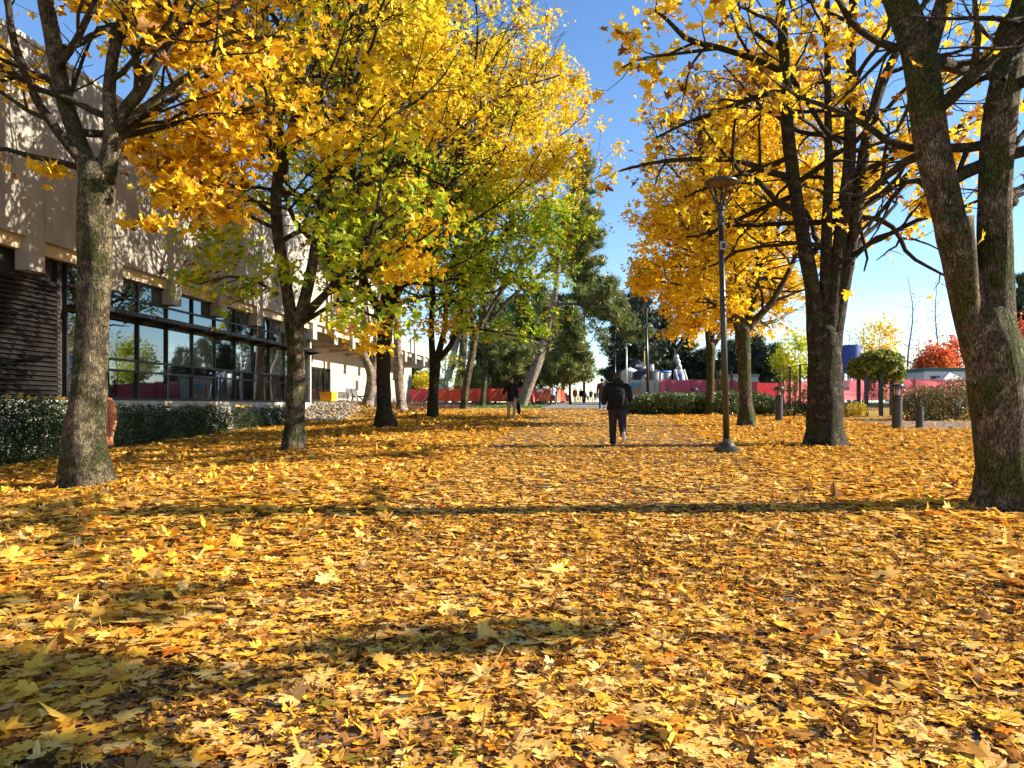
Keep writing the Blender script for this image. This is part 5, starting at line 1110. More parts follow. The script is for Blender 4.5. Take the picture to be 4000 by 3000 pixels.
for q in range(16):
    x = rg.uniform(0, 1.6); L = rg.uniform(.4, 1.6); leaf_box(m, rg, (x, rg.uniform(-.1, .5), zt5 - L * .4), (.12, .12, L * .5), 70, .12, T_LOW, tone=(.35, .25))
m.build('vine', VINE, e, tone=True)
e = empty('trellis', at_ground(3060, 1600), label='curved iron trellis covered with thin yellowing vines left of the thick maple', cat='trellis'); ox, oy, oz = e.location; kk = oy / FPX
tops = [(3045, 1448), (3085, 1432), (3125, 1423), (3165, 1420), (3210, 1418)]
for px, ty in tops: MB().box(((px - 3060) * kk - .05, -.05, -.1), ((px - 3060) * kk + .05, .05, (1600 - ty) * kk)).build('post', IRON, e)
for a, b in zip(tops[:-1], tops[1:]): MB().bar(((a[0] - 3060) * kk + .051, 0, (1600 - a[1]) * kk - .03), ((b[0] - 3060) * kk - .051, 0, (1600 - b[1]) * kk - .03), .05, .05).build('rail', IRON, e)
f = MB()
for i in range(15): f.bar((-.1, .03, .25 + i * .11), (1.65, .03, .25 + i * .115), .01, .01)
for i in range(17): f.bar((-.1 + i * .105, .03, .2), (-.1 + i * .105, .03, 1.85), .01, .01)
f.build('mesh_panel', IRON, e)
m = MB()
for q in range(34):
    x = rg.choice([-.16, .28, .72, 1.16, 1.6]) + rg.normal(0, .09); leaf_box(m, rg, (x, rg.uniform(-.1, .1), rg.uniform(.3, 1.9)), (.12, .1, .3), 55, .1, T_LOW, tone=(.18, .2))
m.build('vine', VINE, e, tone=True)
e = empty('trellis', at_ground(2803, 1606), label='narrow dark trellis panel between the lamp pole and the yellow maple trunk', cat='trellis'); e.location = P(2803, 1560, 47); e.location.z = float(G(e.location.x, 47)); kk = 47 / FPX
for px in (2803, 2858): MB().box(((px - 2803) * kk - .06, -.06, -.1), ((px - 2803) * kk + .06, .06, 2.35)).build('post', IRON, e)
m = MB(); leaf_box(m, rg, (.3, 0, 1.3), (.36, .2, 1.0), 900, .12, T_LOW, tone=(.4, .3), power=5); m.build('vine', VINE, e, tone=True)

# ------------------------------------------------------------------ red barriers and far end on the left
NETO = plain('orange red safety netting', (.72, .075, .03), .6, noise=.3, nscale=5, bump=.3, bscale=30); NETP = plain('salmon netting roll', (.78, .22, .12), .6, noise=.2, nscale=4)
WOODR = plain('red painted timber', (.40, .07, .05), .6); WOODP = plain('pale timber brace', (.70, .42, .22), .6)
def barrier(px0, px1, d0, d1_, ytop, ybot, label, m_=NETO, brace=True, group='red netting barriers at the far end'):
    a = P(px0, ybot, d0); b = P(px1, ybot, d1_); h = (ybot - ytop) / FPX * (d0 + d1_) / 2; b[2] = b[2]
    e = empty('safety_barrier', a, label=label, cat='safety barrier', group=group); v = b - a
    n_ = 12; V = [];
    for i in range(n_ + 1):
        t = i / n_
        for j in range(4): V.append(v * t + np.array([0, .07 * math.sin(t * 13 + j * 1.3), h * (.06 + .9 * j / 3)]))
    V = np.array(V); i = np.arange(n_)[:, None] * 4; j = np.arange(3)[None]; Q = np.stack([i + j, i + 4 + j, i + 5 + j, i + 1 + j], -1).reshape(-1, 4)
    MB().add(np.vstack([V, V + (0, .015, 0)]), Q, Q[:, ::-1] + len(V)).build('netting', m_, e, smooth=True)
    for t in (0, .5, 1): MB().bar(v * t + (0, -.12, -.15), v * t + (0, -.12, h), .08, .06).build('post', WOODR, e)
    MB().bar((0, -.15, h), v + (0, -.15, h), .05, .07).build('rail', WOODR, e)
    if brace:
        MB().bar(v * .06 + (0, -.18, .05), v * .45 + (0, -.18, h * .9), .06, .04).build('brace', WOODP, e); MB().bar(v * .55 + (0, -.2, .05), v * .94 + (0, -.2, h * .9), .06, .04).build('brace', WOODP if brace == 2 else WOODR, e)
barrier(1600, 1692, 64, 64, 1521, 1570, 'red netting barrier with pale crossed braces beside the building end', plain('pinkish red netting', (.60, .05, .09), .6, noise=.3, nscale=5), 2)
barrier(1694, 1800, 64, 63, 1520, 1570, 'red netting barrier behind the leaning pine trunks')
barrier(1802, 1905, 63, 62, 1519, 1571, 'red netting barrier behind the thin maples')
barrier(1907, 1995, 62, 62, 1518, 1572, 'red netting barrier with a pale brace left of the black coated man', brace=2)
barrier(1997, 2058, 62, 61, 1518, 1572, 'red netting barrier behind the leaning pine', brace=2)
barrier(2060, 2090, 59, 59, 1521, 1574, 'upright salmon netting panel just right of the leaning pine', NETP, True)
barrier(2091, 2170, 64, 65, 1518, 1570, 'red netting barrier behind the orange warning sign')
for i, (a, b, d0, d1_) in enumerate([(2174, 2190, 64, 70), (2191, 2204, 71, 78), (2205, 2214, 79, 86), (2215, 2222, 87, 94)]):
    barrier(a, b, d0, d1_, 1517 + i * 9, 1569, ['red netting panel beside the woman in white', 'second red netting panel along the far walk edge', 'third red netting panel along the far walk edge', 'last red netting panel near the orange jacket'][i], NETO if i % 2 else NETP, False)
c = P(2135, 1554, 60); e = empty('warning_sign', (c[0], 60, float(G(c[0], 60))), label='orange diamond construction warning sign with black symbol', cat='warning sign'); zc = c[2] - e.location.z; s_ = .43
MB().add([(-s_, 0, zc), (0, 0, zc - s_), (s_, 0, zc), (0, 0, zc + s_), (-s_, .02, zc), (0, .02, zc - s_), (s_, .02, zc), (0, .02, zc + s_)], [(0, 1, 2, 3), (7, 6, 5, 4), (0, 4, 5, 1), (1, 5, 6, 2), (2, 6, 7, 3), (3, 7, 4, 0)]).build('panel', plain('orange sign face', (.80, .20, .03), .5, noise=.05), e)
MB().add([(-.10, -.006, zc + .13), (.10, -.006, zc + .13), (0, -.006, zc + .30), (-.025, -.006, zc + .08), (.025, -.006, zc + .08), (.025, -.006, zc + .14), (-.025, -.006, zc + .14)], [(0, 1, 2)], [(3, 4, 5, 6)]).build('symbol', IRON, e)
fc = bpy.data.curves.new('lettering', 'FONT'); fc.body = 'CONSTRUCTION'; fc.size = .095; fc.align_x = 'CENTER'; fc.extrude = .001; fc.materials.append(IRON)
ft = bpy.data.objects.new('lettering', fc); COL.objects.link(ft); bpy.context.view_layer.update()
fm = bpy.data.meshes.new_from_object(ft.evaluated_get(bpy.context.evaluated_depsgraph_get())); bpy.data.objects.remove(ft); fo = link(bpy.data.objects.new('lettering', fm), e); fo.location = (0, -.006, zc - .06); fo.rotation_euler = (R(90), 0, 0)
for sx_ in (-1, 1): MB().bar((.05 * sx_, .06, zc), (.3 * sx_, .35 * sx_, -.05), .03, .03).build('leg', IRON, e)
c = P(2109, 1526, 63.4); e = empty('white_sign', c, label='small white rectangular sign hung on the red netting', cat='sign')
MB().box((-.27, -.25, -.13), (.27, -.22, .13)).build('panel', TWHT, e)
x = (2108 - 2000) / FPX * 60.5; MB().lathe([(0, -.05), (.55, -.05), (.75, .35), (.72, .37), (.5, .33), (0, .33)], k=24).build('planter', plain('dark round planter', (.05, .04, .035), .7), label='low dark round planter below the white sign', cat='planter').location = (x, 60.5, float(G(x, 60.5)))

# ------------------------------------------------------------------ entrance furniture
YEL = plain('yellow salt bin plastic', (.72, .40, .015), .5, noise=.08)
c = bl(-.75, S(40.6)); c[2] = float(G(c[0], c[1])); e = empty('grit_bin', c, -ANG, label='yellow lidded grit bin in front of the entrance doors', cat='grit bin'); e.scale = (.72, .70, .62)
MB().add([(-.4, -.55, 0), (.4, -.55, 0), (.4, .55, 0), (-.4, .55, 0), (-.46, -.62, .55), (.46, -.62, .55), (.46, .62, .55), (-.46, .62, .55), (-.43, -.58, .82), (.43, -.58, .82), (.43, .58, .82), (-.43, .58, .82)],
         [(0, 3, 2, 1), (0, 1, 5, 4), (1, 2, 6, 5), (2, 3, 7, 6), (3, 0, 4, 7), (4, 5, 9, 8), (5, 6, 10, 9), (6, 7, 11, 10), (7, 4, 8, 11), (8, 9, 10, 11)]).build('body', YEL, e)
MB().add([(-.52, -.68, .823), (.52, -.68, .823), (.52, .68, .823), (-.52, .68, .823), (-.5, -.66, .90), (.42, -.66, .98), (.42, .66, .98), (-.5, .66, .90)], [(0, 3, 2, 1), (4, 5, 6, 7), (0, 1, 5, 4), (1, 2, 6, 5), (2, 3, 7, 6), (3, 0, 4, 7)]).build('lid', YEL, e)
c = bl(-1.2, S(47.2)); c[2] = float(G(c[0], c[1])); e = empty('bench', c, -ANG, label='black metal bench with curved legs against the sunlit entrance wall', cat='bench')
for y0 in (-1.0, .1):
    for q in (0, .9):
        t = MB(); t.tube([(.35, y0 + q, 0), (.30, y0 + q, .25), (.05, y0 + q, .44), (-.3, y0 + q, .45), (-.42, y0 + q, .75), (-.44, y0 + q, .9)], [.03] * 6, k=6); t.tube([(-.3, y0 + q, .45), (-.42, y0 + q, 0)], [.03, .03], k=6); t.build('leg', IRON, e, smooth=True)
m = MB()
for i in range(6): m.box((-.28 + i * .075, -1.08, .46), (-.23 + i * .075, 1.08, .485))
m.build('seat', IRON, e)
m = MB()
for i in range(5): m.box((-.40 - i * .01, -1.08, .55 + i * .08), (-.375 - i * .01, 1.08, .605 + i * .08))
m.build('backrest', IRON, e)

# ------------------------------------------------------------------ people
SKIN = plain('skin', (.48, .28, .19), .55, noise=.06)
HAIRD = plain('dark brown hair', (.028, .016, .011), .5, noise=.4, nscale=30, bump=.5, bscale=60); HAIRL = plain('fair hair', (.40, .28, .14), .5, noise=.3, nscale=30); HAIRR = plain('reddish hair', (.30, .10, .04), .5, noise=.3, nscale=30)
def cloth(name, col): return plain(name, col, .85, noise=.18, nscale=9, bump=.35, bscale=16, spec=.2)
C_BLK = cloth('black jacket cloth', (.012, .012, .014)); C_CHAR = cloth('charcoal trouser cloth', (.028, .024, .026)); C_BEI = cloth('beige trouser cloth', (.40, .32, .22))
C_WHT = cloth('white cloth', (.68, .66, .66)); C_GRY = cloth('grey trouser cloth', (.10, .10, .10)); C_MAR = cloth('maroon jacket cloth', (.16, .025, .045)); C_JEAN = cloth('blue denim', (.035, .075, .20))
C_ORA = cloth('orange jacket cloth', (.70, .11, .03)); C_NAVY = cloth('dark blue coat cloth', (.03, .045, .075)); C_LG = cloth('pale grey cloth', (.40, .40, .40))
C_RUST, n, l, o = mat('rust dress with dark dots'); b = n.new('ShaderNodeBsdfPrincipled'); b.inputs['Roughness'].default_value = .9
tc = n.new('ShaderNodeTexCoord'); vv = n.new('ShaderNodeTexVoronoi'); vv.inputs['Scale'].default_value = 22; l.new(tc.outputs['Object'], vv.inputs[0]); c = ramp(n, [(.28, (.10, .03, .015)), (.36, (.50, .19, .08))]); l.new(vv.outputs[0], c.inputs[0]); l.new(c.outputs[0], b.inputs[0]); l.new(b.outputs[0], o.inputs[0])
SHOEW = plain('white shoe', (.66, .64, .60), .6); SHOEB = plain('black shoe', (.02, .02, .02), .5); SOLE = plain('beige shoe sole', (.50, .42, .32), .7); BOOT = plain('brown boot leather', (.20, .08, .045), .5)
PACK = plain('black backpack nylon', (.009, .009, .010), .8, noise=.2, nscale=12, bump=.3, bscale=30, spec=.15); PACKT = plain('grey backpack trim', (.035, .035, .038), .5); EYE = plain('dark eye', (.02, .015, .012), .3)
def rx(v, a): return np.array([v[0], v[1] * math.cos(a) - v[2] * math.sin(a), v[1] * math.sin(a) + v[2] * math.cos(a)])
def person(label, px, foot, head, face, top_m, leg_m, shoe_m, legs=((12, 4), (-14, 18)), arms=((-12, 20), (10, 20)), hair=HAIRD, long_hair=False, cap=None, hood=False, coat=False, dress=False, look=0., sole=None, fine=False, abd=(8, 8), bulk=1., d=None, lift=(0, 0), x=None):
    b_ = at_ground(px, foot)
    if d is not None: xx = (px - 2000) / FPX * d; b_ = np.array([xx, d, float(G(xx, d))])
    d = b_[1]; H = (foot - head) * d / FPX; k = H / 1.75
    J = {}
    hipz = .93
    for i, (s, (sw, bend)) in enumerate(zip((-1, 1), legs)):
        hip = np.array([s * .095, 0, hipz]); a = R(sw); kn = hip + rx(np.array([s * .012, 0, -.43]), a); an = kn + rx(np.array([s * -.005, 0, -.42]), a - R(bend)); J[i] = [hip, kn, an, a - R(bend) - R(lift[i])]
    low = min(J[i][2][2] for i in (0, 1)) - .075
    for i in (0, 1):
        for q in range(3): J[i][q] = J[i][q] - np.array([0, 0, low])
    up = np.array([0, 0, -low]); tilt = R(3)
    ch = lambda z, y=0: np.array([0, y + (z - .93) * math.sin(tilt), z]) + up
    sh = []; 
    for i, (s, (sw, bend)) in enumerate(zip((-1, 1), arms)):
        p0 = ch(1.415) + np.array([s * .185 * (1 + (bulk - 1) * .6), 0, 0]); a = R(sw); v = np.array([s * math.sin(R(abd[i])), 0, -math.cos(R(abd[i]))])
        el = p0 + rx(v * .29, a); v2 = np.array([s * math.sin(R(abd[i] * .3)), 0, -1.]) ; wr = el + rx(v2 * .25, a + R(bend)); hv = rx(v2, a + R(bend)); sh.append((p0, el, wr, hv))
    body = bpy.data.meshes.new('person'); bm = bmesh.new(); lay = bm.verts.layers.skin.verify()
    def vert(p, r, r2=None, root=False):
        v = bm.verts.new(tuple(np.array(p) * k)); v[lay].radius = (r * k, (r2 or r) * k); v[lay].use_root = root; return v
    def chain(v0, items):
        for p, r in items:
            v = vert(p, *(r if isinstance(r, tuple) else (r,))); bm.edges.new((v0, v)); v0 = v
        return v0
    pel = vert(ch(.95), .135, .10, True)
    hd = ch(1.60) + np.array([0, .03 + math.sin(look) * .03, 0])
    neck = chain(pel, [(ch(1.12), (.125, .09)), (ch(1.30), (.15, .10)), (ch(1.40), (.085, .065)), (ch(1.49), .055)])
    f_ = np.array([0, math.cos(look), -math.sin(look)]); u_ = np.array([0, math.sin(look), math.cos(look)])
    hb = chain(neck, [(hd - u_ * .055 + f_ * .008, (.058, .066)), (hd + u_ * .01, (.072, .086)), (hd + u_ * .075, (.070, .084)), (hd + u_ * .118, (.045, .055))])
    chest = [v for v in bm.verts][2]
    for i in (0, 1):
        p0, el, wr, hv = sh[i]
        w_ = chain(chest, [(p0 * .9 + ch(1.38) * .1, .046), (el, .040), (wr, .030)])
        palm = wr + hv * .06; pv = vert(palm, .026, .036); bm.edges.new((w_, pv)); s = -1 if i == 0 else 1
        if fine:
            side = np.array([0, 1., 0]) - hv * hv[1]; side /= np.linalg.norm(side) + 1e-6; inw = np.array([-s * 1., 0, 0])
            for q, (o_, L) in enumerate(((.026, .070), (.009, .080), (-.009, .076), (-.026, .060))):
                b0 = palm + hv * .035 + side * o_; chain(pv, [(b0, .0095), (b0 + hv * L * .5 + inw * .008, .0085), (b0 + hv * L * .9 + inw * .03, .007)])
            t0 = palm + side * .032 - hv * .01; chain(pv, [(t0, .011), (t0 + side * .018 + hv * .03 + inw * .01, .0095), (t0 + side * .016 + hv * .058 + inw * .02, .008)])
        else: chain(pv, [(palm + hv * .07, (.014, .03))])
        hip, kn, an, fa = J[i]
        fv = rx(np.array([0, 1., 0]), fa)
        chain(pel, [(hip, .085), (kn, .056), (an, .040), (an + fv * .10 + rx(np.array([0, 0, -.045]), fa), (.036, .026))])
    bm.to_mesh(body); bm.free(); body.materials.append(SKIN)
    o_ = bpy.data.objects.new('person', body); link(o_); o_.location = tuple(b_); o_.rotation_euler = (0, 0, face); tag(o_, label, 'person')
    o_.modifiers.new('Skin', 'SKIN').use_smooth_shade = True; sb_ = o_.modifiers.new('Subdivision', 'SUBSURF'); sb_.levels = sb_.render_levels = 2 if fine else 1
    K = lambda L: np.array(L) * k
    # jacket: torso and two sleeves in one garment
    m = MB(); hz = .60 if dress else .77 if coat else .86
    tz = [hz, hz + .05, .97, 1.1, 1.25, 1.36, 1.43, 1.475, 1.50] if not dress else [hz, .75, .95, 1.08, 1.25, 1.36, 1.43, 1.475, 1.50]
    ta = [.20 if coat or dress else .185, .20, .185, .172, .192, .186, .145, .095, .072]; tb_ = [.15 if coat or dress else .135, .145, .14, .128, .138, .125, .10, .080, .066]
    m.tube(K([ch(z) for z in tz]), K(np.array(ta) * bulk), K(np.array(tb_) * (1 + (bulk - 1) * .7)), k=18, ref=(1, 0, 0), wob=.035, rng=np.random.default_rng(int(px)))
    for i in (0, 1):
        p0, el, wr, hv = sh[i]; inn = p0 * .62 + ch(1.435) * .38; s = -1 if i == 0 else 1; mid_ = p0 * .93 + ch(1.43) * .07
        m.tube(K([inn, mid_ + (0, 0, -.012), p0 + (s * .015, 0, -.05), p0 * .6 + el * .4, el, el * .5 + wr * .5, wr, wr + hv * .015]), K(np.array([.058, .072, .080, .072, .064, .058, .05, .045]) * bulk), k=12, wob=.04, rng=np.random.default_rng(int(px) + i))
    if fine or coat: m.tube(K([ch(1.455), ch(1.50), ch(1.535)]), K([.085, .078, .082]), K([.08, .076, .078]), k=14, ref=(1, 0, 0))
    if hood: m.ball(K(ch(1.50) + (0, -.085, 0)), K([.145, .10, .095]), 14, 9); m.ball(K(ch(1.53) + (0, -.02, 0)), K([.115, .105, .075]), 14, 9)
    m.build('dress' if dress else 'jacket', top_m, o_, smooth=True)
    m = MB()
    if not dress:
        m.tube(K([ch(.80), ch(.88), ch(.98), ch(1.04)]), K([.13, .172, .165, .150]), K([.10, .125, .12, .11]), k=16, ref=(1, 0, 0))
    for i in (0, 1):
        hip, kn, an, fa = J[i]
        s_ = .55 if dress else 1
        m.tube(K([hip + (0, 0, .02), hip * .7 + kn * .3, hip * .3 + kn * .7, kn, kn * .6 + an * .4, kn * .2 + an * .8, an + (0, 0, -.01)]), K(np.array([.102, .096, .078, .070, .066, .058, .060]) * s_ * (1 + (bulk - 1) * .9)), k=12, wob=.04, rng=np.random.default_rng(int(px) + 5 + i))
    m.build('tights' if dress else 'trousers', leg_m, o_, smooth=True)
    for i in (0, 1):
        hip, kn, an, fa = J[i]; fv = rx(np.array([0, 1., 0]), fa); dn = rx(np.array([0, 0, -1.]), fa)
        sm = MB(); sm.tube(K([an - fv * .075 + dn * .035, an - fv * .05 + dn * .03, an + dn * .025, an + fv * .07 + dn * .04, an + fv * .14 + dn * .05, an + fv * .175 + dn * .056]), K([.02, .036, .04, .045, .042, .018]), K([.03, .045, .055, .036, .026, .012]), k=12, ref=(1, 0, 0))
        if dress: sm.tube(K([kn * .35 + an * .65, an]), K([.055, .045]), k=10)
        so = sm.build('shoe', shoe_m, o_, smooth=True)
        if sole is not None:
            so2 = MB(); so2.tube(K([an - fv * .08 + dn * .066, an + dn * .070, an + fv * .07 + dn * .070, an + fv * .18 + dn * .066]), K([.03, .040, .047, .02]), K([.012, .013, .013, .010]), k=10, ref=(1, 0, 0)); so2.build('sole', sole, so, smooth=True)
    # hair: shell over the skull, open at the face
    u = np.linspace(0, 2 * np.pi, 21)[:-1]; vv_ = np.linspace(-.9, np.pi / 2, 9); V = []; rr = np.random.default_rng(int(px) + 9)
    for a in vv_:
        for q in u:
            fr = math.cos(q - np.pi / 2); zz_ = max(a, (.42 if fr > .35 else -.15 if fr > -.1 else -.9)) if not (long_hair and fr < .2) else a
            r_ = 1 + rr.normal(0, .02); V.append(hd + u_ * .045 + (np.array([math.cos(q) * math.cos(zz_) * .100, 0, 0]) + f_ * math.sin(q) * math.cos(zz_) * .114 + u_ * math.sin(zz_) * .106) * r_)
    V = np.array(V); i_ = np.arange(8)[:, None] * 20; j_ = np.arange(20)[None]; j2 = (j_ + 1) % 20
    m = MB(); m.add(K(V), np.stack([i_ + j_, i_ + j2, i_ + 20 + j2, i_ + 20 + j_], -1).reshape(-1, 4))
    if long_hair: m.tube(K([hd - f_ * .05 + u_ * .05, hd - f_ * .075 - u_ * .05, hd - f_ * .085 - u_ * .14, hd - f_ * .08 - u_ * .24]), K([.075, .085, .08, .03]), K([.05, .05, .045, .02]), k=12, ref=(1, 0, 0), wob=.08, rng=rr)
    if cap is None: m.build('hair', hair, o_, smooth=True)
    else:
        m.build('hair', hair, o_, smooth=True)
        c_ = MB(); aa = np.linspace(0, np.pi / 2, 6); c_.lathe([(.094 * math.cos(q), .10 * math.sin(q)) for q in aa], (0, 0, 0), 16); cv = np.concatenate(c_.v) * (1, 1.15, 1) + hd + u_ * .055; c2_ = MB(); c2_.add(K(cv), c_.f[0])
        c2_.add(K([hd + u_ * .06 + f_ * .10 + (-.07, 0, 0), hd + u_ * .06 + f_ * .10 + (.07, 0, 0), hd + u_ * .05 + f_ * .19 + (.05, 0, 0), hd + u_ * .05 + f_ * .19 + (-.05, 0, 0), hd + u_ * .072 + f_ * .10 + (-.07, 0, 0), hd + u_ * .072 + f_ * .10 + (.07, 0, 0), hd + u_ * .06 + f_ * .19 + (.05, 0, 0), hd + u_ * .06 + f_ * .19 + (-.05, 0, 0)]), [(0, 3, 2, 1), (4, 5, 6, 7), (0, 1, 5, 4), (1, 2, 6, 5), (2, 3, 7, 6), (3, 0, 4, 7)])
        c2_.build('cap', cap, o_, smooth=True)
    # face
    if fine:
        for s in (-1, 1):
            MB().ball(K(hd + f_ * .086 + u_ * .028 + (s * .031, 0, 0)), K([.012, .008, .007]), 8, 6).build('eye', EYE, o_, smooth=True)
            MB().ball(K(hd + f_ * .089 + u_ * .047 + (s * .031, 0, 0)), K([.020, .007, .004]), 8, 6).build('eyebrow', hair, o_, smooth=True)
            MB().ball(K(hd + u_ * .01 + (s * .078, 0, 0)), K([.014, .022, .032]), 8, 6).build('ear', SKIN, o_, smooth=True)
        MB().tube(K([hd + f_ * .088 + u_ * .03, hd + f_ * .108 + u_ * .002, hd + f_ * .095 - u_ * .012]), K([.008, .013, .014]), k=8).build('nose', SKIN, o_, smooth=True)
        MB().ball(K(hd + f_ * .084 - u_ * .040), K([.024, .009, .007]), 10, 6).build('mouth', plain('lips', (.36, .13, .10), .5), o_, smooth=True)
    return o_, k, ch, sh, up
def backpack(host, label, k, ch, m_=PACK, w_=.155, h_=.46, t_=.17, z=1.05, light=False):
    e = empty('backpack', host.location, host.rotation_euler[2], label=label, cat='backpack')
    def rbox(c, r, p=4., nn=12):
        a = np.linspace(-np.pi / 2, np.pi / 2, nn + 1); q = np.linspace(0, 2 * np.pi, 21)[:-1]
        sg = lambda v: np.sign(v) * np.abs(v) ** (2 / p)
        V = np.array([(sg(math.cos(i)) * sg(math.cos(j)), sg(math.cos(i)) * sg(math.sin(j)), sg(math.sin(i))) for i in a for j in q]) * np.array(r) + np.array(c)
        i = np.arange(nn)[:, None] * 20; j = np.arange(20)[None]; j2 = (j + 1) % 20
        return V * k, np.stack([i + j, i + j2, i + 20 + j2, i + 20 + j], -1).reshape(-1, 4)
    c = ch(z + .1); yb = c[1] - .145 - t_ * .5
    MB().add(*rbox((0, yb, c[2]), (w_, t_ * .55, h_ * .5), 3.6)).build('main_pocket', m_, e, smooth=True)
    MB().add(*rbox((0, yb - t_ * .52, c[2] - h_ * .10), (w_ * .78, t_ * .22, h_ * .32), 3.4)).build('front_pocket', m_, e, smooth=True)
    MB().add(*rbox((0, yb - t_ * .50, c[2] + h_ * .30), (w_ * .62, t_ * .12, h_ * .10), 3.)).build('small_pocket', m_, e, smooth=True)
    t = MB(); q = np.linspace(-1, 1, 14); t.tube(np.column_stack([w_ * .80 * np.sin(q * 1.35) / math.sin(1.35), np.full(14, yb - t_ * .60), c[2] - h_ * .05 + h_ * .29 * np.cos(q * 1.5)]) * k, [.006 * k] * 14, k=6); t.build('zip', PACKT, e, smooth=True)
    MB().tube(K3 := np.array([(-.03, yb + .05, c[2] + h_ * .49), (-.025, yb + .05, c[2] + h_ * .55), (.025, yb + .05, c[2] + h_ * .55), (.03, yb + .05, c[2] + h_ * .49)]) * k, [.01 * k] * 4, k=6).build('handle', PACKT, e, smooth=True)
    for s in (-1, 1):
        t = MB(); t.tube(np.array([(s * .09, yb + t_ * .5, c[2] + h_ * .42), (s * .11, c[1] - .02, c[2] + h_ * .56), (s * .115, c[1] + .13, c[2] + h_ * .40), (s * .12, c[1] + .175, c[2] + h_ * .1), (s * .15, c[1] + .08, c[2] - h_ * .3), (s * .13, yb + t_ * .4, c[2] - h_ * .42)]) * k, [.024 * k] * 6, [.012 * k] * 6, k=8, ref=(1, 0, 0)); t.build('shoulder_strap', PACKT, e, smooth=True)
        if light: MB().add(*rbox((s * (w_ + .02), yb, c[2] - h_ * .2), (.035, .06, .10), 3.)).build('side_pocket', m_, e, smooth=True)
    return e
# the walker with the backpack, seen from behind, right foot lifted
h, k_, ch_, sh_, _u = person('person in black jacket and charcoal trousers walking away with one sneaker sole lifted', 2412, 1745, 1452, R(-4), C_BLK, C_CHAR, SHOEB, legs=((6, 4), (-10, 52)), arms=((10, 55), (14, 60)), long_hair=True, hood=True, sole=SOLE, fine=True, abd=(13, 13), bulk=1.30, lift=(0, 12))
backpack(h, 'black backpack with curved front zip on the nearest walker in black', k_, ch_, light=True)
# the man in the black coat, walking towards the viewer
h, k_, ch_, sh_, u2 = person('man in black coat and beige trousers walking towards the viewer, head bowed', 1998, 1641, 1472, R(180) + R(3), C_BLK, C_BEI, SHOEB, legs=((10, 4), (-8, 16)), arms=((4, 14), (-6, 62)), fine=True, abd=(7, 24), coat=True, look=R(24))
e = empty('folded_jacket', h.location, h.rotation_euler[2], label='black folded jacket hanging from the coated man\'s hand', cat='jacket')
wr = sh_[0][2] + sh_[0][3] * .13
m = MB(); q = np.linspace(0, 1, 9); m.tube(np.column_stack([wr[0] - .02 - .03 * q, wr[1] + .02 * np.sin(q * 5), wr[2] + .04 - q * .58]) * k_, np.array([.02, .045, .06, .07, .075, .07, .06, .04, .012]) * k_, np.array([.02, .03, .035, .04, .042, .04, .03, .025, .01]) * k_, k=12, wob=.14, rng=np.random.default_rng(4))
m.build('body', C_BLK, e, smooth=True)
m = MB(); m.tube(np.array([(wr[0] - .06, wr[1] + .02, wr[2] - .1), (wr[0] - .1, wr[1] + .03, wr[2] - .35), (wr[0] - .09, wr[1] + .03, wr[2] - .50)]) * k_, np.array([.03, .04, .025]) * k_, k=9, wob=.1, rng=np.random.default_rng(5)); m.build('sleeve', C_BLK, e, smooth=True)
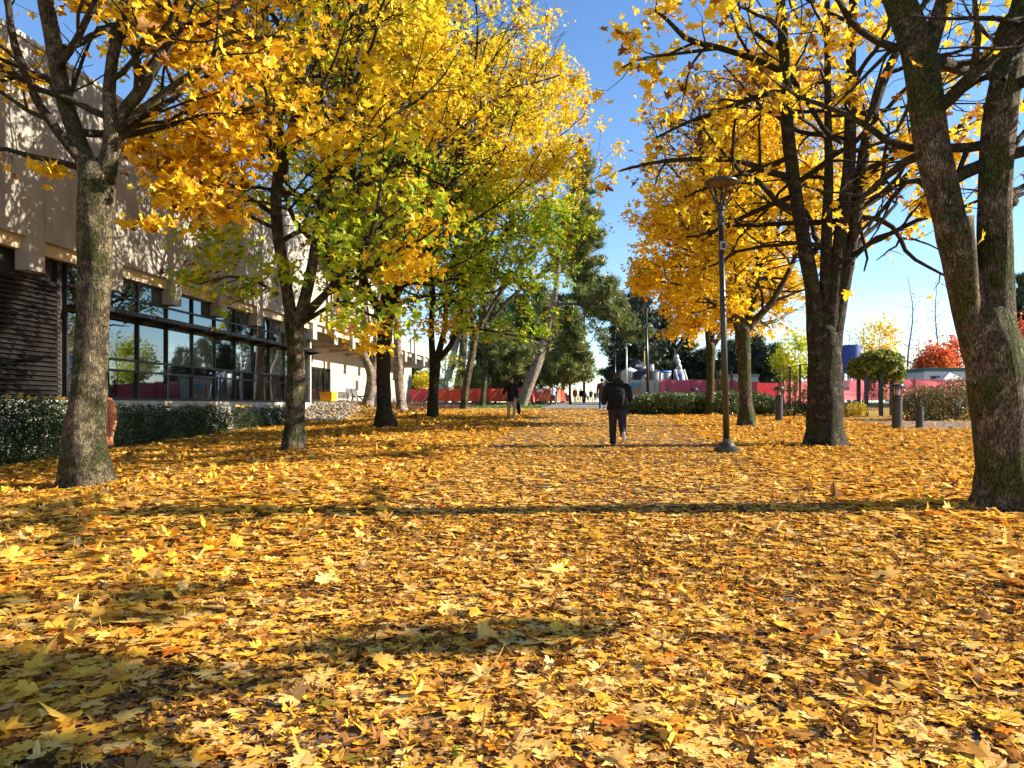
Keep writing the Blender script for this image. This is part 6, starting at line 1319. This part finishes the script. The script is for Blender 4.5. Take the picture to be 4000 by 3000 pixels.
# half hidden behind the first trunk
person('woman in a rust dotted dress and brown boots, nearly hidden behind the lichen spotted trunk', 398, 1852, 1476, R(165), C_RUST, C_RUST, BOOT, hair=HAIRR, long_hair=True, dress=True, legs=((8, 3), (-10, 16)), d=13.6)
h, k_, ch_, sh_, _u = person('person in white top, grey trousers and pale cap with a black shoulder bag', 2161, 1584, 1502, R(20), C_WHT, C_GRY, SHOEW, cap=C_BEI, arms=((-8, 30), (10, 50)))
e = empty('shoulder_bag', h.location, h.rotation_euler[2], label='small black shoulder bag on the person in white', cat='bag')
MB().box(tuple(np.array([.20, -.10, .92]) * k_), tuple(np.array([.30, .12, 1.12]) * k_)).build('body', PACK, e); MB().tube(np.array([(.25, 0, 1.11), (.12, .17, 1.3), (-.06, .12, 1.50), (-.10, -.02, 1.50), (.1, -.17, 1.3), (.25, -.02, 1.11)]) * k_, [.018 * k_] * 6, k=6).build('strap', PACK, e)
h, k_, ch_, sh_, _u = person('person in maroon jacket, blue jeans and white shoes with a dark cap, walking away', 2352, 1602, 1476, R(2), C_MAR, C_JEAN, SHOEW, cap=C_NAVY, arms=((-12, 15), (14, 20)), legs=((8, 4), (-8, 8)), abd=(14, 14), coat=False)
backpack(h, 'small grey black backpack on the person in maroon', k_, ch_, PACKT, .13, .40, .13)
far = [('person in bright orange jacket and grey trousers far along the walk', 2246, 1571, 1512, C_ORA, C_GRY, SHOEB, 0, {}), ('person in a long black coat far along the walk, right of the orange jacket', 2270, 1571, 1516, C_BLK, C_BLK, SHOEB, 0, dict(coat=True)),
       ('person in dark shirt and white shorts far along the walk', 2286, 1570, 1527, C_NAVY, C_WHT, SHOEW, 180, {}), ('fair haired person in a dark blue coat far along the walk', 2309, 1571, 1520, C_NAVY, C_BLK, SHOEB, 0, dict(hair=HAIRL, long_hair=True, coat=True)),
       ('person in black beside the dark blue coat, far along the walk', 2324, 1569, 1526, C_BLK, C_CHAR, SHOEB, 180, {}), ('person in pale grey clothes far along the walk beside the maroon jacket', 2335, 1569, 1523, C_LG, C_LG, SHOEW, 0, {}),
       ('small distant person in dark clothes at the end of the walk', 2297, 1569, 1536, C_CHAR, C_JEAN, SHOEB, 0, {}), ('small distant person in a beige top at the end of the walk', 2258, 1569, 1534, C_BEI, C_CHAR, SHOEB, 180, {})]
for i, (lb, px, ft, hd_, a, b__, s_, fc_, kw) in enumerate(far):
    dd = 1.70 * FPX / (ft - hd_)
    person(lb, px, ft, hd_, R(fc_ + i * 5), a, b__, s_, d=dd if dd < 92 else 92 + (dd - 92) * .4, legs=((14, 4), (-14, 16)) if i % 2 else ((-12, 14), (12, 3)), **kw)
lit.build('fallen_leaves', LITTER, tone=True, kind='stuff', label='deep litter of yellow maple leaves covering walk and lawn', cat='fallen leaves')
